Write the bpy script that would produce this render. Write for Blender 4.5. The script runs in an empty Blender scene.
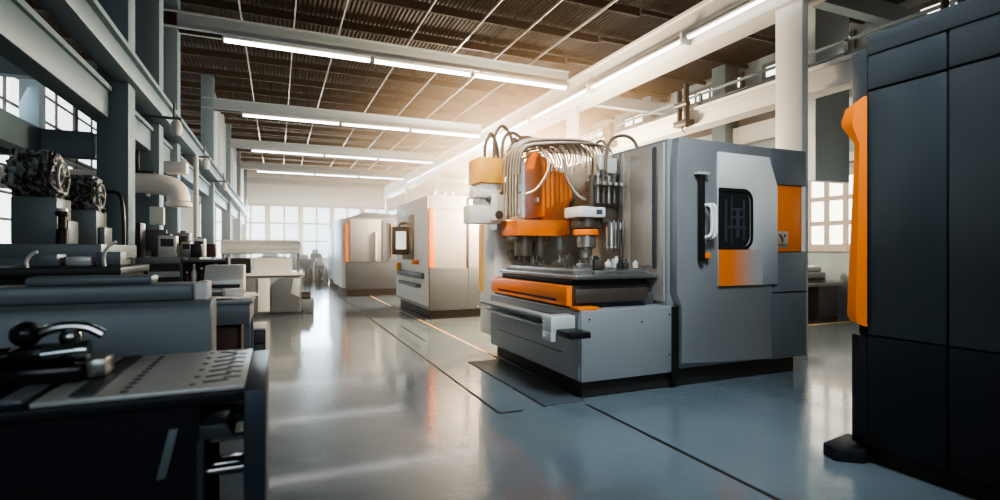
import bpy, bmesh, math, random
from mathutils import Vector, Matrix
random.seed(7)
SC = bpy.context.scene
COL = SC.collection
PI = math.pi

# ------------------------------------------------------------------ materials
def mat(name, col, rough=0.5, metal=0.0, noise=0.0, nscale=6.0, emit=None, es=0.0, bump=0.0, spec=0.5, rvar=0.0):
    m = bpy.data.materials.new(name); m.use_nodes = True
    nt = m.node_tree; b = nt.nodes['Principled BSDF']
    b.inputs['Base Color'].default_value = (*col, 1)
    b.inputs['Roughness'].default_value = rough
    b.inputs['Metallic'].default_value = metal
    b.inputs['Specular IOR Level'].default_value = spec
    if emit:
        b.inputs['Emission Color'].default_value = (*emit, 1); b.inputs['Emission Strength'].default_value = es
    if noise or bump or rvar:
        tc = nt.nodes.new('ShaderNodeTexCoord')
        n = nt.nodes.new('ShaderNodeTexNoise'); n.inputs['Scale'].default_value = nscale; n.inputs['Detail'].default_value = 5
        nt.links.new(tc.outputs['Object'], n.inputs['Vector'])
        if noise:
            mx = nt.nodes.new('ShaderNodeMix'); mx.data_type = 'RGBA'
            mx.inputs[6].default_value = tuple(c*(1-noise) for c in col)+(1,)
            mx.inputs[7].default_value = tuple(min(1, c*(1+noise)) for c in col)+(1,)
            nt.links.new(n.outputs['Fac'], mx.inputs[0]); nt.links.new(mx.outputs[2], b.inputs['Base Color'])
        if rvar:
            mr = nt.nodes.new('ShaderNodeMapRange')
            mr.inputs['To Min'].default_value = max(0.02, rough-rvar); mr.inputs['To Max'].default_value = rough+rvar
            nt.links.new(n.outputs['Fac'], mr.inputs['Value']); nt.links.new(mr.outputs['Result'], b.inputs['Roughness'])
        if bump:
            bp = nt.nodes.new('ShaderNodeBump'); bp.inputs['Strength'].default_value = bump; bp.inputs['Distance'].default_value = 0.01
            nt.links.new(n.outputs['Fac'], bp.inputs['Height']); nt.links.new(bp.outputs['Normal'], b.inputs['Normal'])
    return m

M = {}
M['steel'] = mat('brushed_grey_paint', (.285, .292, .297), .38, .35, .06, 3)
M['steel_low'] = mat('pale_grey_paint', (.29, .30, .305), .4, .3, .05, 3)
M['steel_dark'] = mat('dark_grey_paint', (.095, .11, .125), .42, .3, .08, 4)
M['module'] = mat('slate_grey_paint', (.17, .19, .21), .42, .3, .05, 4)
M['white'] = mat('off_white_paint', (.72, .70, .67), .42, 0, .04, 4)
M['beam'] = mat('beam_paint', (.12, .18, .215), .5, 0, .06, 2)
M['roof_beam'] = mat('roof_beam_paint', (.25, .30, .33), .5, 0, .06, 2)
M['beam_cool'] = mat('cool_grey_paint', (.30, .37, .41), .5, 0, .05, 2)
M['beam_pale'] = mat('pale_beam_paint', (.44, .455, .46), .5, 0, .05, 2)
M['orange'] = mat('orange_paint', (.84, .212, .02), .38, 0, .05, 5)
M['orange_soft'] = mat('amber_paint', (.87, .46, .08), .4, 0, .05, 5)
M['plinth'] = mat('dark_plinth', (.035, .03, .03), .55, 0, .1, 5)
M['purlin'] = mat('dark_purlin', (.008, .008, .009), .6, 0, .1, 5, spec=.2)
M['black'] = mat('black_plastic', (.012, .013, .015), .4, 0, .1, 6)
M['film'] = mat('black_film', (.014, .016, .02), .2)
M['navy'] = mat('navy_steel', (.022, .026, .036), .45, .3, .1, 4)
M['navy_edge'] = mat('navy_trim_steel', (.07, .085, .11), .35, .4, .1, 4)
M['slate'] = mat('slate_cover', (.20, .235, .255), .42, .15, .05, 3)
M['slate_d'] = mat('deep_slate', (.075, .09, .10), .45, .2, .08, 3)
M['plate'] = mat('pale_metal_plate', (.62, .62, .60), .38, .3, .05, 6)
M['chrome'] = mat('chrome', (.42, .43, .44), .16, 1.0, .05, 6)
M['metal'] = mat('machined_metal', (.4, .39, .37), .3, .85, .1, 12)
M['bronze'] = mat('bronze_grey_metal', (.15, .125, .105), .36, .6, .15, 14)
M['rust'] = mat('dark_red_brown', (.11, .05, .04), .5, 0, .2, 8)
M['hose'] = mat('brown_hose', (.17, .13, .10), .4, .1, .1, 20)
M['hose_pale'] = mat('pale_hose', (.46, .37, .28), .35, .3, .1, 20)
M['paper'] = mat('paper', (.78, .76, .72), .7, 0, .05, 8)
M['screen'] = mat('screen_glow', (.7, .68, .64), .3, 0, emit=(1, .93, .85), es=.8)
M['screen_d'] = mat('dark_screen', (.03, .02, .02), .15, 0, .2, 10)
M['red_led'] = mat('red_display', (.2, .03, .02), .4, 0, emit=(1, .2, .12), es=.5)
M['glass_dark'] = mat('dark_glass', (.02, .022, .026), .08, 0, .2, 5)
M['tube'] = mat('tube_light', (1, 1, 1), .4, 0, emit=(1, .97, .93), es=6)
M['pane_cool'] = mat('bright_pane', (.9, .9, .9), .1, 0, emit=(.95, .98, 1.0), es=1.5)
M['pane_warm'] = mat('bright_warm_pane', (.9, .9, .9), .1, 0, emit=(1, .93, .82), es=2.2)
M['frame'] = mat('window_frame', (.10, .115, .13), .5, 0, .05, 5)
M['frame_pale'] = mat('pale_window_frame', (.32, .30, .28), .5, 0, .05, 5)
M['safety'] = mat('safety_orange', (.75, .45, .20), .45, 0, .1, 30)
M['wallm'] = mat('wall_paint', (.33, .37, .40), .6, 0, .06, 1.5)
M['wall_pale'] = mat('wall_pale_cladding', (.60, .60, .59), .6, 0, .05, 1.5)

def film_nodes(m):
    nt = m.node_tree; b = nt.nodes['Principled BSDF']; L = nt.links.new
    tc = nt.nodes.new('ShaderNodeTexCoord'); mp = nt.nodes.new('ShaderNodeMapping'); mp.inputs['Scale'].default_value = (5, 5, 2.2); mp.inputs['Rotation'].default_value = (.3, .5, .2)
    n = nt.nodes.new('ShaderNodeTexNoise'); n.inputs['Scale'].default_value = 2.2; n.inputs['Detail'].default_value = 6; n.inputs['Distortion'].default_value = 1.6
    L(tc.outputs['Object'], mp.inputs['Vector']); L(mp.outputs['Vector'], n.inputs['Vector'])
    r = nt.nodes.new('ShaderNodeValToRGB'); r.color_ramp.elements[0].position = .44; r.color_ramp.elements[0].color = (.010, .012, .015, 1)
    r.color_ramp.elements[1].position = .66; r.color_ramp.elements[1].color = (.42, .45, .47, 1)  # grey end of the ramp paints highlights onto the crumpled film
    L(n.outputs['Fac'], r.inputs['Fac']); L(r.outputs['Color'], b.inputs['Base Color'])
    bp = nt.nodes.new('ShaderNodeBump'); bp.inputs['Strength'].default_value = .9; bp.inputs['Distance'].default_value = .03
    L(n.outputs['Fac'], bp.inputs['Height']); L(bp.outputs['Normal'], b.inputs['Normal'])
M['wrap'] = mat('crumpled_dark_film', (.02, .02, .025), .3); film_nodes(M['wrap'])

def floor_mat():
    m = bpy.data.materials.new('resin_floor'); m.use_nodes = True
    nt = m.node_tree; b = nt.nodes['Principled BSDF']; L = nt.links.new
    tc = nt.nodes.new('ShaderNodeTexCoord')
    n1 = nt.nodes.new('ShaderNodeTexNoise'); n1.inputs['Scale'].default_value = .6; n1.inputs['Detail'].default_value = 6
    n2 = nt.nodes.new('ShaderNodeTexNoise'); n2.inputs['Scale'].default_value = 9; n2.inputs['Detail'].default_value = 4
    mp = nt.nodes.new('ShaderNodeMapping'); mp.inputs['Scale'].default_value = (1, 3.0, 1)
    L(tc.outputs['Object'], n1.inputs['Vector']); L(tc.outputs['Object'], mp.inputs['Vector']); L(mp.outputs['Vector'], n2.inputs['Vector'])
    r = nt.nodes.new('ShaderNodeValToRGB')
    r.color_ramp.elements[0].position = .3; r.color_ramp.elements[0].color = (.155, .20, .225, 1)
    r.color_ramp.elements[1].position = .72; r.color_ramp.elements[1].color = (.215, .262, .288, 1)
    L(n1.outputs['Fac'], r.inputs['Fac']); L(r.outputs['Color'], b.inputs['Base Color'])
    mr = nt.nodes.new('ShaderNodeMapRange'); mr.inputs['To Min'].default_value = .10; mr.inputs['To Max'].default_value = .24
    L(n1.outputs['Fac'], mr.inputs['Value']); L(mr.outputs['Result'], b.inputs['Roughness'])
    bp = nt.nodes.new('ShaderNodeBump'); bp.inputs['Strength'].default_value = .30; bp.inputs['Distance'].default_value = .01
    L(n2.outputs['Fac'], bp.inputs['Height']); L(bp.outputs['Normal'], b.inputs['Normal'])
    b.inputs['Specular IOR Level'].default_value = .8; b.inputs['Coat Weight'].default_value = .5; b.inputs['Coat Roughness'].default_value = .07
    return m
M['floor'] = floor_mat()

def deck_mat():
    m = mat('ribbed_dark_deck', (.05, .045, .042), .65, 0, spec=.12)
    nt = m.node_tree; b = nt.nodes['Principled BSDF']; L = nt.links.new
    tc = nt.nodes.new('ShaderNodeTexCoord'); w = nt.nodes.new('ShaderNodeTexWave')
    w.wave_type = 'BANDS'; w.bands_direction = 'X'; w.inputs['Scale'].default_value = 3.2
    n = nt.nodes.new('ShaderNodeTexNoise'); n.inputs['Scale'].default_value = .5; n.inputs['Detail'].default_value = 3
    mp = nt.nodes.new('ShaderNodeMapping'); mp.inputs['Scale'].default_value = (.35, 2.2, 1)
    L(tc.outputs['Object'], mp.inputs['Vector']); L(mp.outputs['Vector'], n.inputs['Vector'])
    L(tc.outputs['Object'], w.inputs['Vector'])
    mul = nt.nodes.new('ShaderNodeMath'); mul.operation = 'MULTIPLY'
    L(w.outputs['Fac'], mul.inputs[0]); L(n.outputs['Fac'], mul.inputs[1])
    r = nt.nodes.new('ShaderNodeValToRGB')
    r.color_ramp.elements[0].position = .22; r.color_ramp.elements[0].color = (.004, .004, .004, 1)
    r.color_ramp.elements[1].position = .62; r.color_ramp.elements[1].color = (.012, .012, .013, 1)
    L(mul.outputs[0], r.inputs['Fac']); L(r.outputs['Color'], b.inputs['Base Color'])
    bp = nt.nodes.new('ShaderNodeBump'); bp.inputs['Strength'].default_value = .8; bp.inputs['Distance'].default_value = .04
    L(w.outputs['Fac'], bp.inputs['Height']); L(bp.outputs['Normal'], b.inputs['Normal'])
    return m
M['deck'] = deck_mat()

def clad_mat(name, col):
    m = mat(name, col, .55, 0)
    nt = m.node_tree; b = nt.nodes['Principled BSDF']; L = nt.links.new
    tc = nt.nodes.new('ShaderNodeTexCoord'); w = nt.nodes.new('ShaderNodeTexWave')
    w.wave_type = 'BANDS'; w.bands_direction = 'DIAGONAL'; w.inputs['Scale'].default_value = 1.1
    mp = nt.nodes.new('ShaderNodeMapping'); mp.inputs['Scale'].default_value = (1, 1, 0)
    L(tc.outputs['Object'], mp.inputs['Vector']); L(mp.outputs['Vector'], w.inputs['Vector'])
    bp = nt.nodes.new('ShaderNodeBump'); bp.inputs['Strength'].default_value = .6; bp.inputs['Distance'].default_value = .03
    L(w.outputs['Fac'], bp.inputs['Height']); L(bp.outputs['Normal'], b.inputs['Normal'])
    return m
M['clad'] = clad_mat('ribbed_cladding', (.36, .385, .40))
M['clad_cool'] = clad_mat('ribbed_cool_cladding', (.22, .29, .33))
M['clad_dark'] = clad_mat('ribbed_dark_cladding', (.12, .125, .13))

def grad_mat(name, axis, v0, v1, c0, c1, rough=.4, metal=.1):
    """base colour that blends from c0 to c1 between two object coordinates"""
    m = mat(name, c0, rough, metal)
    nt = m.node_tree; b = nt.nodes['Principled BSDF']; L = nt.links.new
    tc = nt.nodes.new('ShaderNodeTexCoord'); sx = nt.nodes.new('ShaderNodeSeparateXYZ')
    L(tc.outputs['Object'], sx.inputs[0])
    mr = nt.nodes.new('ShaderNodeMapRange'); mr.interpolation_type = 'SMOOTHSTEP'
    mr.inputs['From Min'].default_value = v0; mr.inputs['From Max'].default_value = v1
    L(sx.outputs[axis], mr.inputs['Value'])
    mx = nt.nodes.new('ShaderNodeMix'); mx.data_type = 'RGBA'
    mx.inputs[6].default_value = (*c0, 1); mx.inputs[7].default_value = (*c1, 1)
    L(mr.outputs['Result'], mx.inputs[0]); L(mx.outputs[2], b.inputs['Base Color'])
    return m

# ------------------------------------------------------------------ mesh builder
class MB:
    def __init__(s): s.bm = bmesh.new(); s.mi = 0
    def _tag(s, faces):
        for f in faces: f.material_index = s.mi
    def merge(s, t):
        me = bpy.data.meshes.new('tmp'); t.to_mesh(me); t.free()
        n0 = len(s.bm.faces); s.bm.from_mesh(me); bpy.data.meshes.remove(me)
        s.bm.faces.ensure_lookup_table()
        s._tag(s.bm.faces[n0:]); return s
    def box(s, x0, x1, y0, y1, z0, z1, b=0.0, seg=2, rot=None):
        t = bmesh.new(); bmesh.ops.create_cube(t, size=1)
        c = Vector(((x0+x1)/2, (y0+y1)/2, (z0+z1)/2)); d = (abs(x1-x0), abs(y1-y0), abs(z1-z0))
        for v in t.verts: v.co = Vector((v.co.x*d[0], v.co.y*d[1], v.co.z*d[2]))
        if b: bmesh.ops.bevel(t, geom=t.edges[:], offset=min(b, min(d)*.45), segments=seg, profile=.5, affect='EDGES')
        if rot is not None: bmesh.ops.transform(t, matrix=rot.to_4x4(), verts=t.verts)
        for v in t.verts: v.co += c
        return s.merge(t)
    def cyl(s, p0, p1, r0, r1=None, n=16, cap=True):
        p0, p1 = Vector(p0), Vector(p1); r1 = r0 if r1 is None else r1
        t = bmesh.new(); d = p1-p0
        bmesh.ops.create_cone(t, cap_ends=cap, segments=n, radius1=r0, radius2=r1, depth=d.length)
        q = Vector((0, 0, 1)).rotation_difference(d.normalized())
        bmesh.ops.transform(t, matrix=Matrix.Translation((p0+p1)/2) @ q.to_matrix().to_4x4(), verts=t.verts)
        return s.merge(t)
    def tube(s, pts, r, n=8, sm=0):
        pts = [Vector(p) for p in pts]
        for _ in range(sm):                       # chaikin smoothing
            q = [pts[0]]
            for a, b in zip(pts, pts[1:]): q += [a*.75+b*.25, a*.25+b*.75]
            pts = q+[pts[-1]]
        t = bmesh.new(); rings = []; up = None
        for i, p in enumerate(pts):
            d = (pts[min(i+1, len(pts)-1)]-pts[max(i-1, 0)]).normalized()
            if up is None: up = d.orthogonal().normalized()
            up = (up-d*up.dot(d)); up = up.normalized() if up.length > 1e-6 else d.orthogonal().normalized()
            w = d.cross(up)
            rings.append([t.verts.new(p+(up*math.cos(k*2*PI/n)+w*math.sin(k*2*PI/n))*r) for k in range(n)])
        for a, b in zip(rings, rings[1:]):
            for k in range(n): t.faces.new((a[k], a[(k+1) % n], b[(k+1) % n], b[k]))
        t.faces.new(rings[0][::-1]); t.faces.new(rings[-1])
        return s.merge(t)
    def prism(s, pts, axis, a0, a1, b=0.0, holes=()):
        """polygon (with holes) extruded along an axis: x: (y,z)  y: (x,z)  z: (x,y)"""
        t = bmesh.new()
        def co(p, a): return {'x': (a, p[0], p[1]), 'y': (p[0], a, p[1]), 'z': (p[0], p[1], a)}[axis]
        if not holes:
            f = t.faces.new([t.verts.new(co(p, a0)) for p in pts]); fs = [f]
        else:
            es = []
            for lp in [pts]+list(holes):
                vs = [t.verts.new(co(p, a0)) for p in lp]
                es += [t.edges.new((vs[i], vs[(i+1) % len(vs)])) for i in range(len(vs))]
            r = bmesh.ops.triangle_fill(t, use_beauty=True, use_dissolve=False, edges=es)
            fs = [g for g in r['geom'] if isinstance(g, bmesh.types.BMFace)]
        r = bmesh.ops.extrude_face_region(t, geom=fs)
        dv = Vector(co((0, 0), a1-a0))
        for g in r['geom']:
            if isinstance(g, bmesh.types.BMVert): g.co += dv
        bmesh.ops.recalc_face_normals(t, faces=t.faces)
        if b: bmesh.ops.bevel(t, geom=[e for e in t.edges if e.calc_face_angle(0) > .6], offset=b, segments=2, profile=.5, affect='EDGES')
        return s.merge(t)
    def lathe(s, prof, c=(0, 0, 0), n=24, axis='z'):
        t = bmesh.new(); rings = []
        for r, z in prof:
            ring = []
            for k in range(n):
                a = k*2*PI/n; x, y = r*math.cos(a), r*math.sin(a)
                v = {'z': (x, y, z), 'x': (z, x, y), 'y': (x, z, y)}[axis]
                ring.append(t.verts.new(Vector(c)+Vector(v)))
            rings.append(ring)
        for a, b in zip(rings, rings[1:]):
            for k in range(n): t.faces.new((a[k], a[(k+1) % n], b[(k+1) % n], b[k]))
        t.faces.new(rings[0][::-1]); t.faces.new(rings[-1])
        bmesh.ops.recalc_face_normals(t, faces=t.faces)
        return s.merge(t)
    def build(s, name, mats, parent=None, smooth=True):
        mats = mats if isinstance(mats, (list, tuple)) else [mats]
        me = bpy.data.meshes.new(name); o = bpy.data.objects.new(name, me)
        if parent is not None:
            off = Vector(parent.get('_o', (0, 0, 0)))
            bmesh.ops.translate(s.bm, vec=-off, verts=s.bm.verts)
            o.parent = parent; ORIG[o.name] = off
        s.bm.to_mesh(me); s.bm.free()
        for m_ in mats: me.materials.append(m_)
        if smooth:
            me.polygons.foreach_set('use_smooth', [True]*len(me.polygons)); me.set_sharp_from_angle(angle=math.radians(32))
        if parent is not None: o['_o'] = list(off)
        COL.objects.link(o)
        return o
ORIG = {}

def box(name, m, parent, *a, **k): return MB().box(*a, **k).build(name, m, parent)
def rrect(x0, x1, z0, z1, r, n=6, only=None):
    """rounded rectangle; r may be one radius or four (bottom-left, bottom-right, top-right, top-left)"""
    rs = r if isinstance(r, (tuple, list)) else (r,)*4; pts = []
    for (cx, cz, a0), q in zip(((x0, z0, PI), (x1, z0, 1.5*PI), (x1, z1, 0), (x0, z1, .5*PI)), rs):
        if q <= 0: pts.append((cx, cz)); continue
        ox = cx+q if cx == x0 else cx-q; oz = cz+q if cz == z0 else cz-q
        pts += [(ox+q*math.cos(a0+i*PI/2/n), oz+q*math.sin(a0+i*PI/2/n)) for i in range(n+1)]
    return pts
def thing(name, label, cat, loc=(0, 0, 0), group=None):
    o = bpy.data.objects.new(name, None); o.location = loc; o.empty_display_size = .2
    o['label'] = label; o['category'] = cat; o['_o'] = list(loc)
    if group: o['group'] = group
    COL.objects.link(o); return o
def tag(o, label, cat, group=None):
    o['label'] = label; o['category'] = cat
    if group: o['group'] = group
    return o
def struct(o): o['kind'] = 'structure'; return o
def place(o):
    """move a top-level mesh's origin to its own base"""
    bb = [Vector(c) for c in o.bound_box]; c = sum(bb, Vector())/8; c.z = min(v.z for v in bb)
    o.data.transform(Matrix.Translation(-c)); o.location = c; return o
def copy_tree(o, loc, label, group=None, parent=None):
    c = o.copy(); COL.objects.link(c)
    if parent is not None: c.parent = parent
    else:
        c.location = loc; c['label'] = label
        if group: c['group'] = group
    for ch in list(o.children): copy_tree(ch, None, None, None, c)
    return c

# ================================================================== THE HALL
struct(box('floor', M['floor'], None, -9, 13, -5, 39, -.1, 0))
HZ = 6.95
struct(box('ceiling', M['deck'], None, -9, 13, -5, 39, HZ, HZ+.15))
struct(box('wall_left', M['clad_cool'], None, -6.2, -6.0, -5, 39, 0, HZ))
struct(box('wall_right', M['clad_cool'], None, 12.4, 12.6, -5, 39, 0, HZ))
struct(box('wall_back', M['wall_pale'], None, -6.2, 12.6, 38.0, 38.2, 0, HZ))
struct(box('wall_front', M['wallm'], None, -6.2, 12.6, -4.7, -4.5, 0, HZ))

def window(n, axis, at, a0, a1, z0, z1, nx, nz, pane, fr, t=.05, sgn=1):
    """a window on a wall: axis x -> wall of constant x, bars along y"""
    f = MB()
    def bar(u0, u1, w0, w1, d0, d1):
        lo, hi = sorted((at+sgn*d0, at+sgn*d1))
        if axis == 'x': f.box(lo, hi, u0, u1, w0, w1)
        else: f.box(u0, u1, lo, hi, w0, w1)
    for i in range(nx+1):
        u = a0+(a1-a0)*i/nx; w = t if i in (0, nx) else t*.6
        bar(u-w, u+w, z0-t, z1+t, 0, .09)
    for j in range(nz+1):
        z = z0+(z1-z0)*j/nz; w = t if j in (0, nz) else t*.6
        bar(a0-t, a1+t, z-w, z+w, 0, .085)
    o = struct(f.build('window_%d' % n, fr))
    p = MB(); lo, hi = sorted((at+sgn*.01, at+sgn*.04))
    if axis == 'x': p.box(lo, hi, a0, a1, z0, z1)
    else: p.box(a0, a1, lo, hi, z0, z1)
    p.build('window_pane', pane, o)
    return o
wn = 1
for k in range(9):                                       # left wall, two rows
    y = 8.2+k*3.15
    window(wn, 'x', -6.0, y, y+2.9, 4.45, 6.6, 2, 3, M['pane_cool'], M['frame']); wn += 1
    window(wn, 'x', -6.0, y, y+2.9, 1.7, 4.25, 3, 4, M['pane_cool'], M['frame']); wn += 1
for k in range(8):                                       # back wall
    x = -4.6+k*2.05
    window(wn, 'y', 38.0, x, x+1.9, 1.0, 4.6, 2, 3, M['pane_warm'], M['frame_pale'], t=.10, sgn=-1); wn += 1
for k in range(11):                                      # right wall: clerestory and low windows
    y = 2.0+k*3.15
    window(wn, 'x', 12.4, y-.4, y+2.0, 6.28, 6.66, 4, 1, M['pane_warm'], M['frame'], sgn=-1); wn += 1
    window(wn, 'x', 12.4, y-.7, y+1.15, 1.65, 3.45, 4, 3, M['pane_warm'], M['frame_pale'], t=.09, sgn=-1); wn += 1
for k in range(3):                                       # unseen wall behind the viewpoint, windows added for front fill light
    x = -3.5+k*5
    window(wn, 'y', -4.5, x, x+3, 2.2, 5, 3, 2, M['pane_cool'], M['frame']); wn += 1

def column(x, y, w, d, z1, m, flange=True):
    b = MB()
    b.box(x-w/2, x+w/2, y-d/2, y+d/2, 0, z1, .012)
    if flange: b.box(x-w/2-.05, x+w/2+.05, y-d/2-.05, y+d/2+.05, 0, .08)
    return struct(b.build('steel_column', m))
BAYS = [5.6, 11.9, 18.2, 24.5, 30.8, 37.1]
for y in BAYS: column(7.11, y-.14, .13, .45, HZ if y < 6 else 6.0, M['beam_pale'], False)
for y in (1.0, 4.6, 11.4, 14.6, 20.9, 27.2): column(12.05, y, .5, .5, HZ, M['beam'])
column(-1.865, 7.95, .33, .34, HZ, M['beam'])
for y in (10.25, 11.95, 18.2, 24.5, 30.8, 37.1):
    column(-1.95, y, .34, .34, HZ, M['beam'])
for y in (10.2, 16.5, 22.8, 29.1, 35.4): column(-5.6, y, .4, .4, HZ, M['beam'])
# pale ribbed partition bays between the far columns, above head height
for y0, y1 in ((18.4, 21.1), (21.5, 24.3), (24.7, 27.4), (27.8, 30.6), (31, 33.8), (34.2, 36.9)):
    struct(box('trim_partition', M['clad'], None, -2.0, -1.94, y0, y1, 4.1, HZ))

def cross_beam(y, z0=5.92, z1=6.25):
    b = MB()
    b.box(-2.1, 7.0, y-.12, y+.12, z0, z1, .01)
    b.box(-2.1, 7.0, y-.18, y+.18, z1-.03, z1); b.box(-2.1, 7.0, y-.18, y+.18, z0, z0+.03)
    b.mi = 0
    return struct(b.build('roof_beam', M['roof_beam']))
for y in [-.7]+BAYS: cross_beam(y)
# long box beam over the machines and the crane beams
b = MB(); b.box(7.0, 7.5, -4.4, 37.9, 5.3, 6.0, .02); b.box(6.94, 7.56, -4.4, 37.9, 5.96, 6.02)
struct(box('beam_groove_trim', M['steel_dark'], None, 6.985, 7.0, -4.4, 37.9, 5.53, 5.60)); b.box(6.93, 7.0, -4.4, 37.9, 5.60, 5.66, .02); struct(b.build('long_beam', M['beam_pale']))
b = MB(); b.box(7.48, 7.72, -4.4, 37.9, 4.0, 4.34, .01); b.box(7.42, 7.78, -4.4, 37.9, 4.30, 4.36); b.box(7.42, 7.78, -4.4, 37.9, 3.98, 4.03)
struct(b.build('crane_beam', M['beam_pale']))
b = MB()
for z in (4.75, 4.95): b.box(8.4, 8.46, -4.4, 37.9, z, z+.04)
b.box(8.2, 8.5, -4.4, 37.9, 4.45, 4.6)
for k in range(14): b.box(8.4, 8.46, -4+k*3.15, -3.94+k*3.15, 4.5, 5.0)
struct(b.build('trim_gallery_rail', M['beam']))
b = MB(); b.box(12.1, 12.35, -4.4, 37.9, 4.6, 5.1); b.box(12.1, 12.35, -4.4, 37.9, 3.65, 3.85); struct(b.build('wall_beam', M['beam_pale']))
b = MB()
for y in (-.7, 5.6, 11.9, 18.2, 24.5, 30.8): b.box(7.5, 12.3, y-.1, y+.1, 5.5, 5.8)
struct(b.build('aisle_beam', M['beam']))
struct(box('wall_cladding_panel', M['clad_dark'], None, 12.34, 12.39, -4.4, 37.9, 5.12, 6.2))
# left crane beams
b = MB(); b.box(-1.86, -1.62, .3, 37.8, 3.68, 3.92, .01); b.box(-1.92, -1.56, .3, 37.8, 3.9, 3.96); struct(b.build('crane_beam', M['beam']))
b = MB(); b.box(-2.12, -1.9, .3, 37.8, 3.22, 3.56, .01); b.box(-2.2, -1.86, .3, 37.8, 3.54, 3.6); struct(b.build('crane_beam', M['beam']))
b = MB(); b.box(-2.8, -2.6, .3, 8.0, 2.74, 3.06, .01); b.box(-5.9, -2.1, 7.9, 8.1, 2.74, 3.06, .01)
struct(b.build('frame_beam', M['beam']))
b = MB()
for y in (10.2, 16.5, 22.8, 29.1): b.box(-5.8, -2.0, y-.1, y+.1, 4.25, 4.6)
struct(b.build('aisle_beam', M['beam']))
# roof purlins and thin rods
b = MB()
for k in range(26):
    y = -3.5+k*1.6
    b.box(-6, 7.3, y-.04, y+.04, 6.72, 6.9); b.box(7.4, 12.4, y-.03, y+.03, 6.8, 6.9)
struct(b.build('roof_purlin_trim', M['purlin']))
b = MB()
for x in (-.7, .35, 1.3, 2.9, 4.1, 5.2, 6.2): b.box(x-.014, x+.014, -4, 37.9, 6.55, 6.6)
struct(b.build('roof_rod_trim', M['steel_low']))
# floor joints, plates and painted line
b = MB()
b.box(1.985, 2.015, 4.68, 37, .0005, .003); b.box(2.0, 2.25, 4.66, 4.69, .0005, .003)
b.box(2.38, 2.41, 8.9, 10.9, .0005, .003); b.box(2.10, 2.13, 14.6, 15.6, .0005, .003)
b.box(2.93, 2.965, -4, 4.6, .0005, .003)
struct(b.build('floor_joint_lines', M['plinth']))
b = MB(); b.box(2.52, 3.0, 4.70, 7.0, .0005, .006, .001); b.mi = 1; b.box(2.50, 2.52, 4.70, 7.0, .0005, .007)
struct(b.build('floor_plate', [mat('floor_plate_steel', (.13, .15, .165), .3, .2, .1, 4), M['plinth']]))
struct(box('floor_marking_line', M['safety'], None, 2.98, 3.02, 6.9, 37, .0005, .003))
struct(MB().box(9.4, 12.2, 7.55, 7.62, .0005, .003).build('floor_marking_line', M['safety']))

# ------------------------------------------------------------------ lights
ORD = ['first', 'second', 'third', 'fourth', 'fifth', 'sixth']
def tube_light(name, x0, x1, y, z, label, group):
    t = thing(name, label, 'ceiling light', ((x0+x1)/2, y, z), group)
    h = MB(); h.box(x0, x1, y-.07, y+.07, z+.035, z+.09, .01)
    for x in (x0+.25, x1-.25): h.box(x-.02, x+.02, y-.02, y+.02, z+.09, z+.13)
    h.build('housing', M['beam_pale'], t)
    g = MB(); g.box(x0+.03, x1-.03, y-.055, y+.055, z-.02, z+.035, .012); g.build('tube', M['tube'], t)
    for xe in (x0, x1-.03): MB().box(xe, xe+.03, y-.065, y+.065, z-.03, z+.04).build('end_cap', M['frame'], t)
    return t
segs = [(-1.0, 1.92, 'aisle end'), (1.96, 4.28, 'middle'), (4.32, 6.92, 'machine side')]
for i, y in enumerate([-.7, 5.6, 11.9, 18.2, 24.5, 30.8]):  # first two rows are out of view, added to light the near bay
    for x0, x1, w in segs:
        if y < 0: lab = 'added tube light under the unseen roof beam behind the viewpoint, %s' % w
        elif y < 6: lab = 'added tube light under the unseen roof beam over the perforated bench, %s' % w
        else: lab = 'white tube light under the %s roof beam seen, %s of three' % (ORD[i-2], w)
        tube_light('tube_light', x0, x1, y-.16, 5.79, lab, 'tube lights under the roof beams')
for i in range(8):
    y0 = 4.3+i*3.15
    t = thing('rail_light', 'strip light on the long beam, %s' % (
        ['passing the big pale column', 'above the orange cable head', 'just beyond the orange cable head', 'above the second machine', 'beyond the second machine', 'sixth along from the big column', 'seventh along from the big column', 'last by the far wall'][i]),
        'strip light', (6.86, y0, 5.44), 'strip lights along the long beam')
    h = MB(); h.box(6.84, 6.96, y0, y0+3.08, 5.47, 5.52, .01); h.build('housing', M['beam_pale'], t)
    g = MB(); g.box(6.84, 6.89, y0+.05, y0+3.03, 5.43, 5.47, .012); g.build('tube', M['tube'], t)
    k = MB(); k.box(6.8, 7.0, y0-.03, y0+.03, 5.37, 5.6, .008); k.build('bracket', M['beam_pale'], t)

# ================================================================== MAIN MACHINING CENTRE
mc = thing('machining_centre', 'large grey and orange machining centre with open worktable and looping hoses', 'machine', (4.6, 5.9, 0))
def part(name, m, mb, parent=mc): return mb.build(name, m, parent)
# plinth
b = MB(); b.prism([(3.02, 4.80), (4.25, 4.80), (6.3, 4.80), (6.3, 7.35), (3.10, 7.35)], 'z', 0, .30, .02); part('plinth', M['plinth'], b)
# low front body under the table
b = MB(); b.box(2.96, 4.22, 4.72, 7.25, .19, .955, .012); lowb = part('base_cabinet', M['steel_low'], b)
b = MB(); b.box(2.945, 2.96, 4.75, 7.22, .21, .93); part('front_panel', M['steel_low'], b, lowb)
b = MB(); b.box(2.94, 2.96, 5.1, 6.95, .45, .458); 
for x, z in ((3.06, .86), (4.14, .86), (4.14, .40), (3.75, .80)): part('screw', M['black'], MB().cyl((x, 4.712, z), (x, 4.722, z), .009, n=10), lowb)
part('panel_seam', M['black'], b, lowb)
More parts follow.
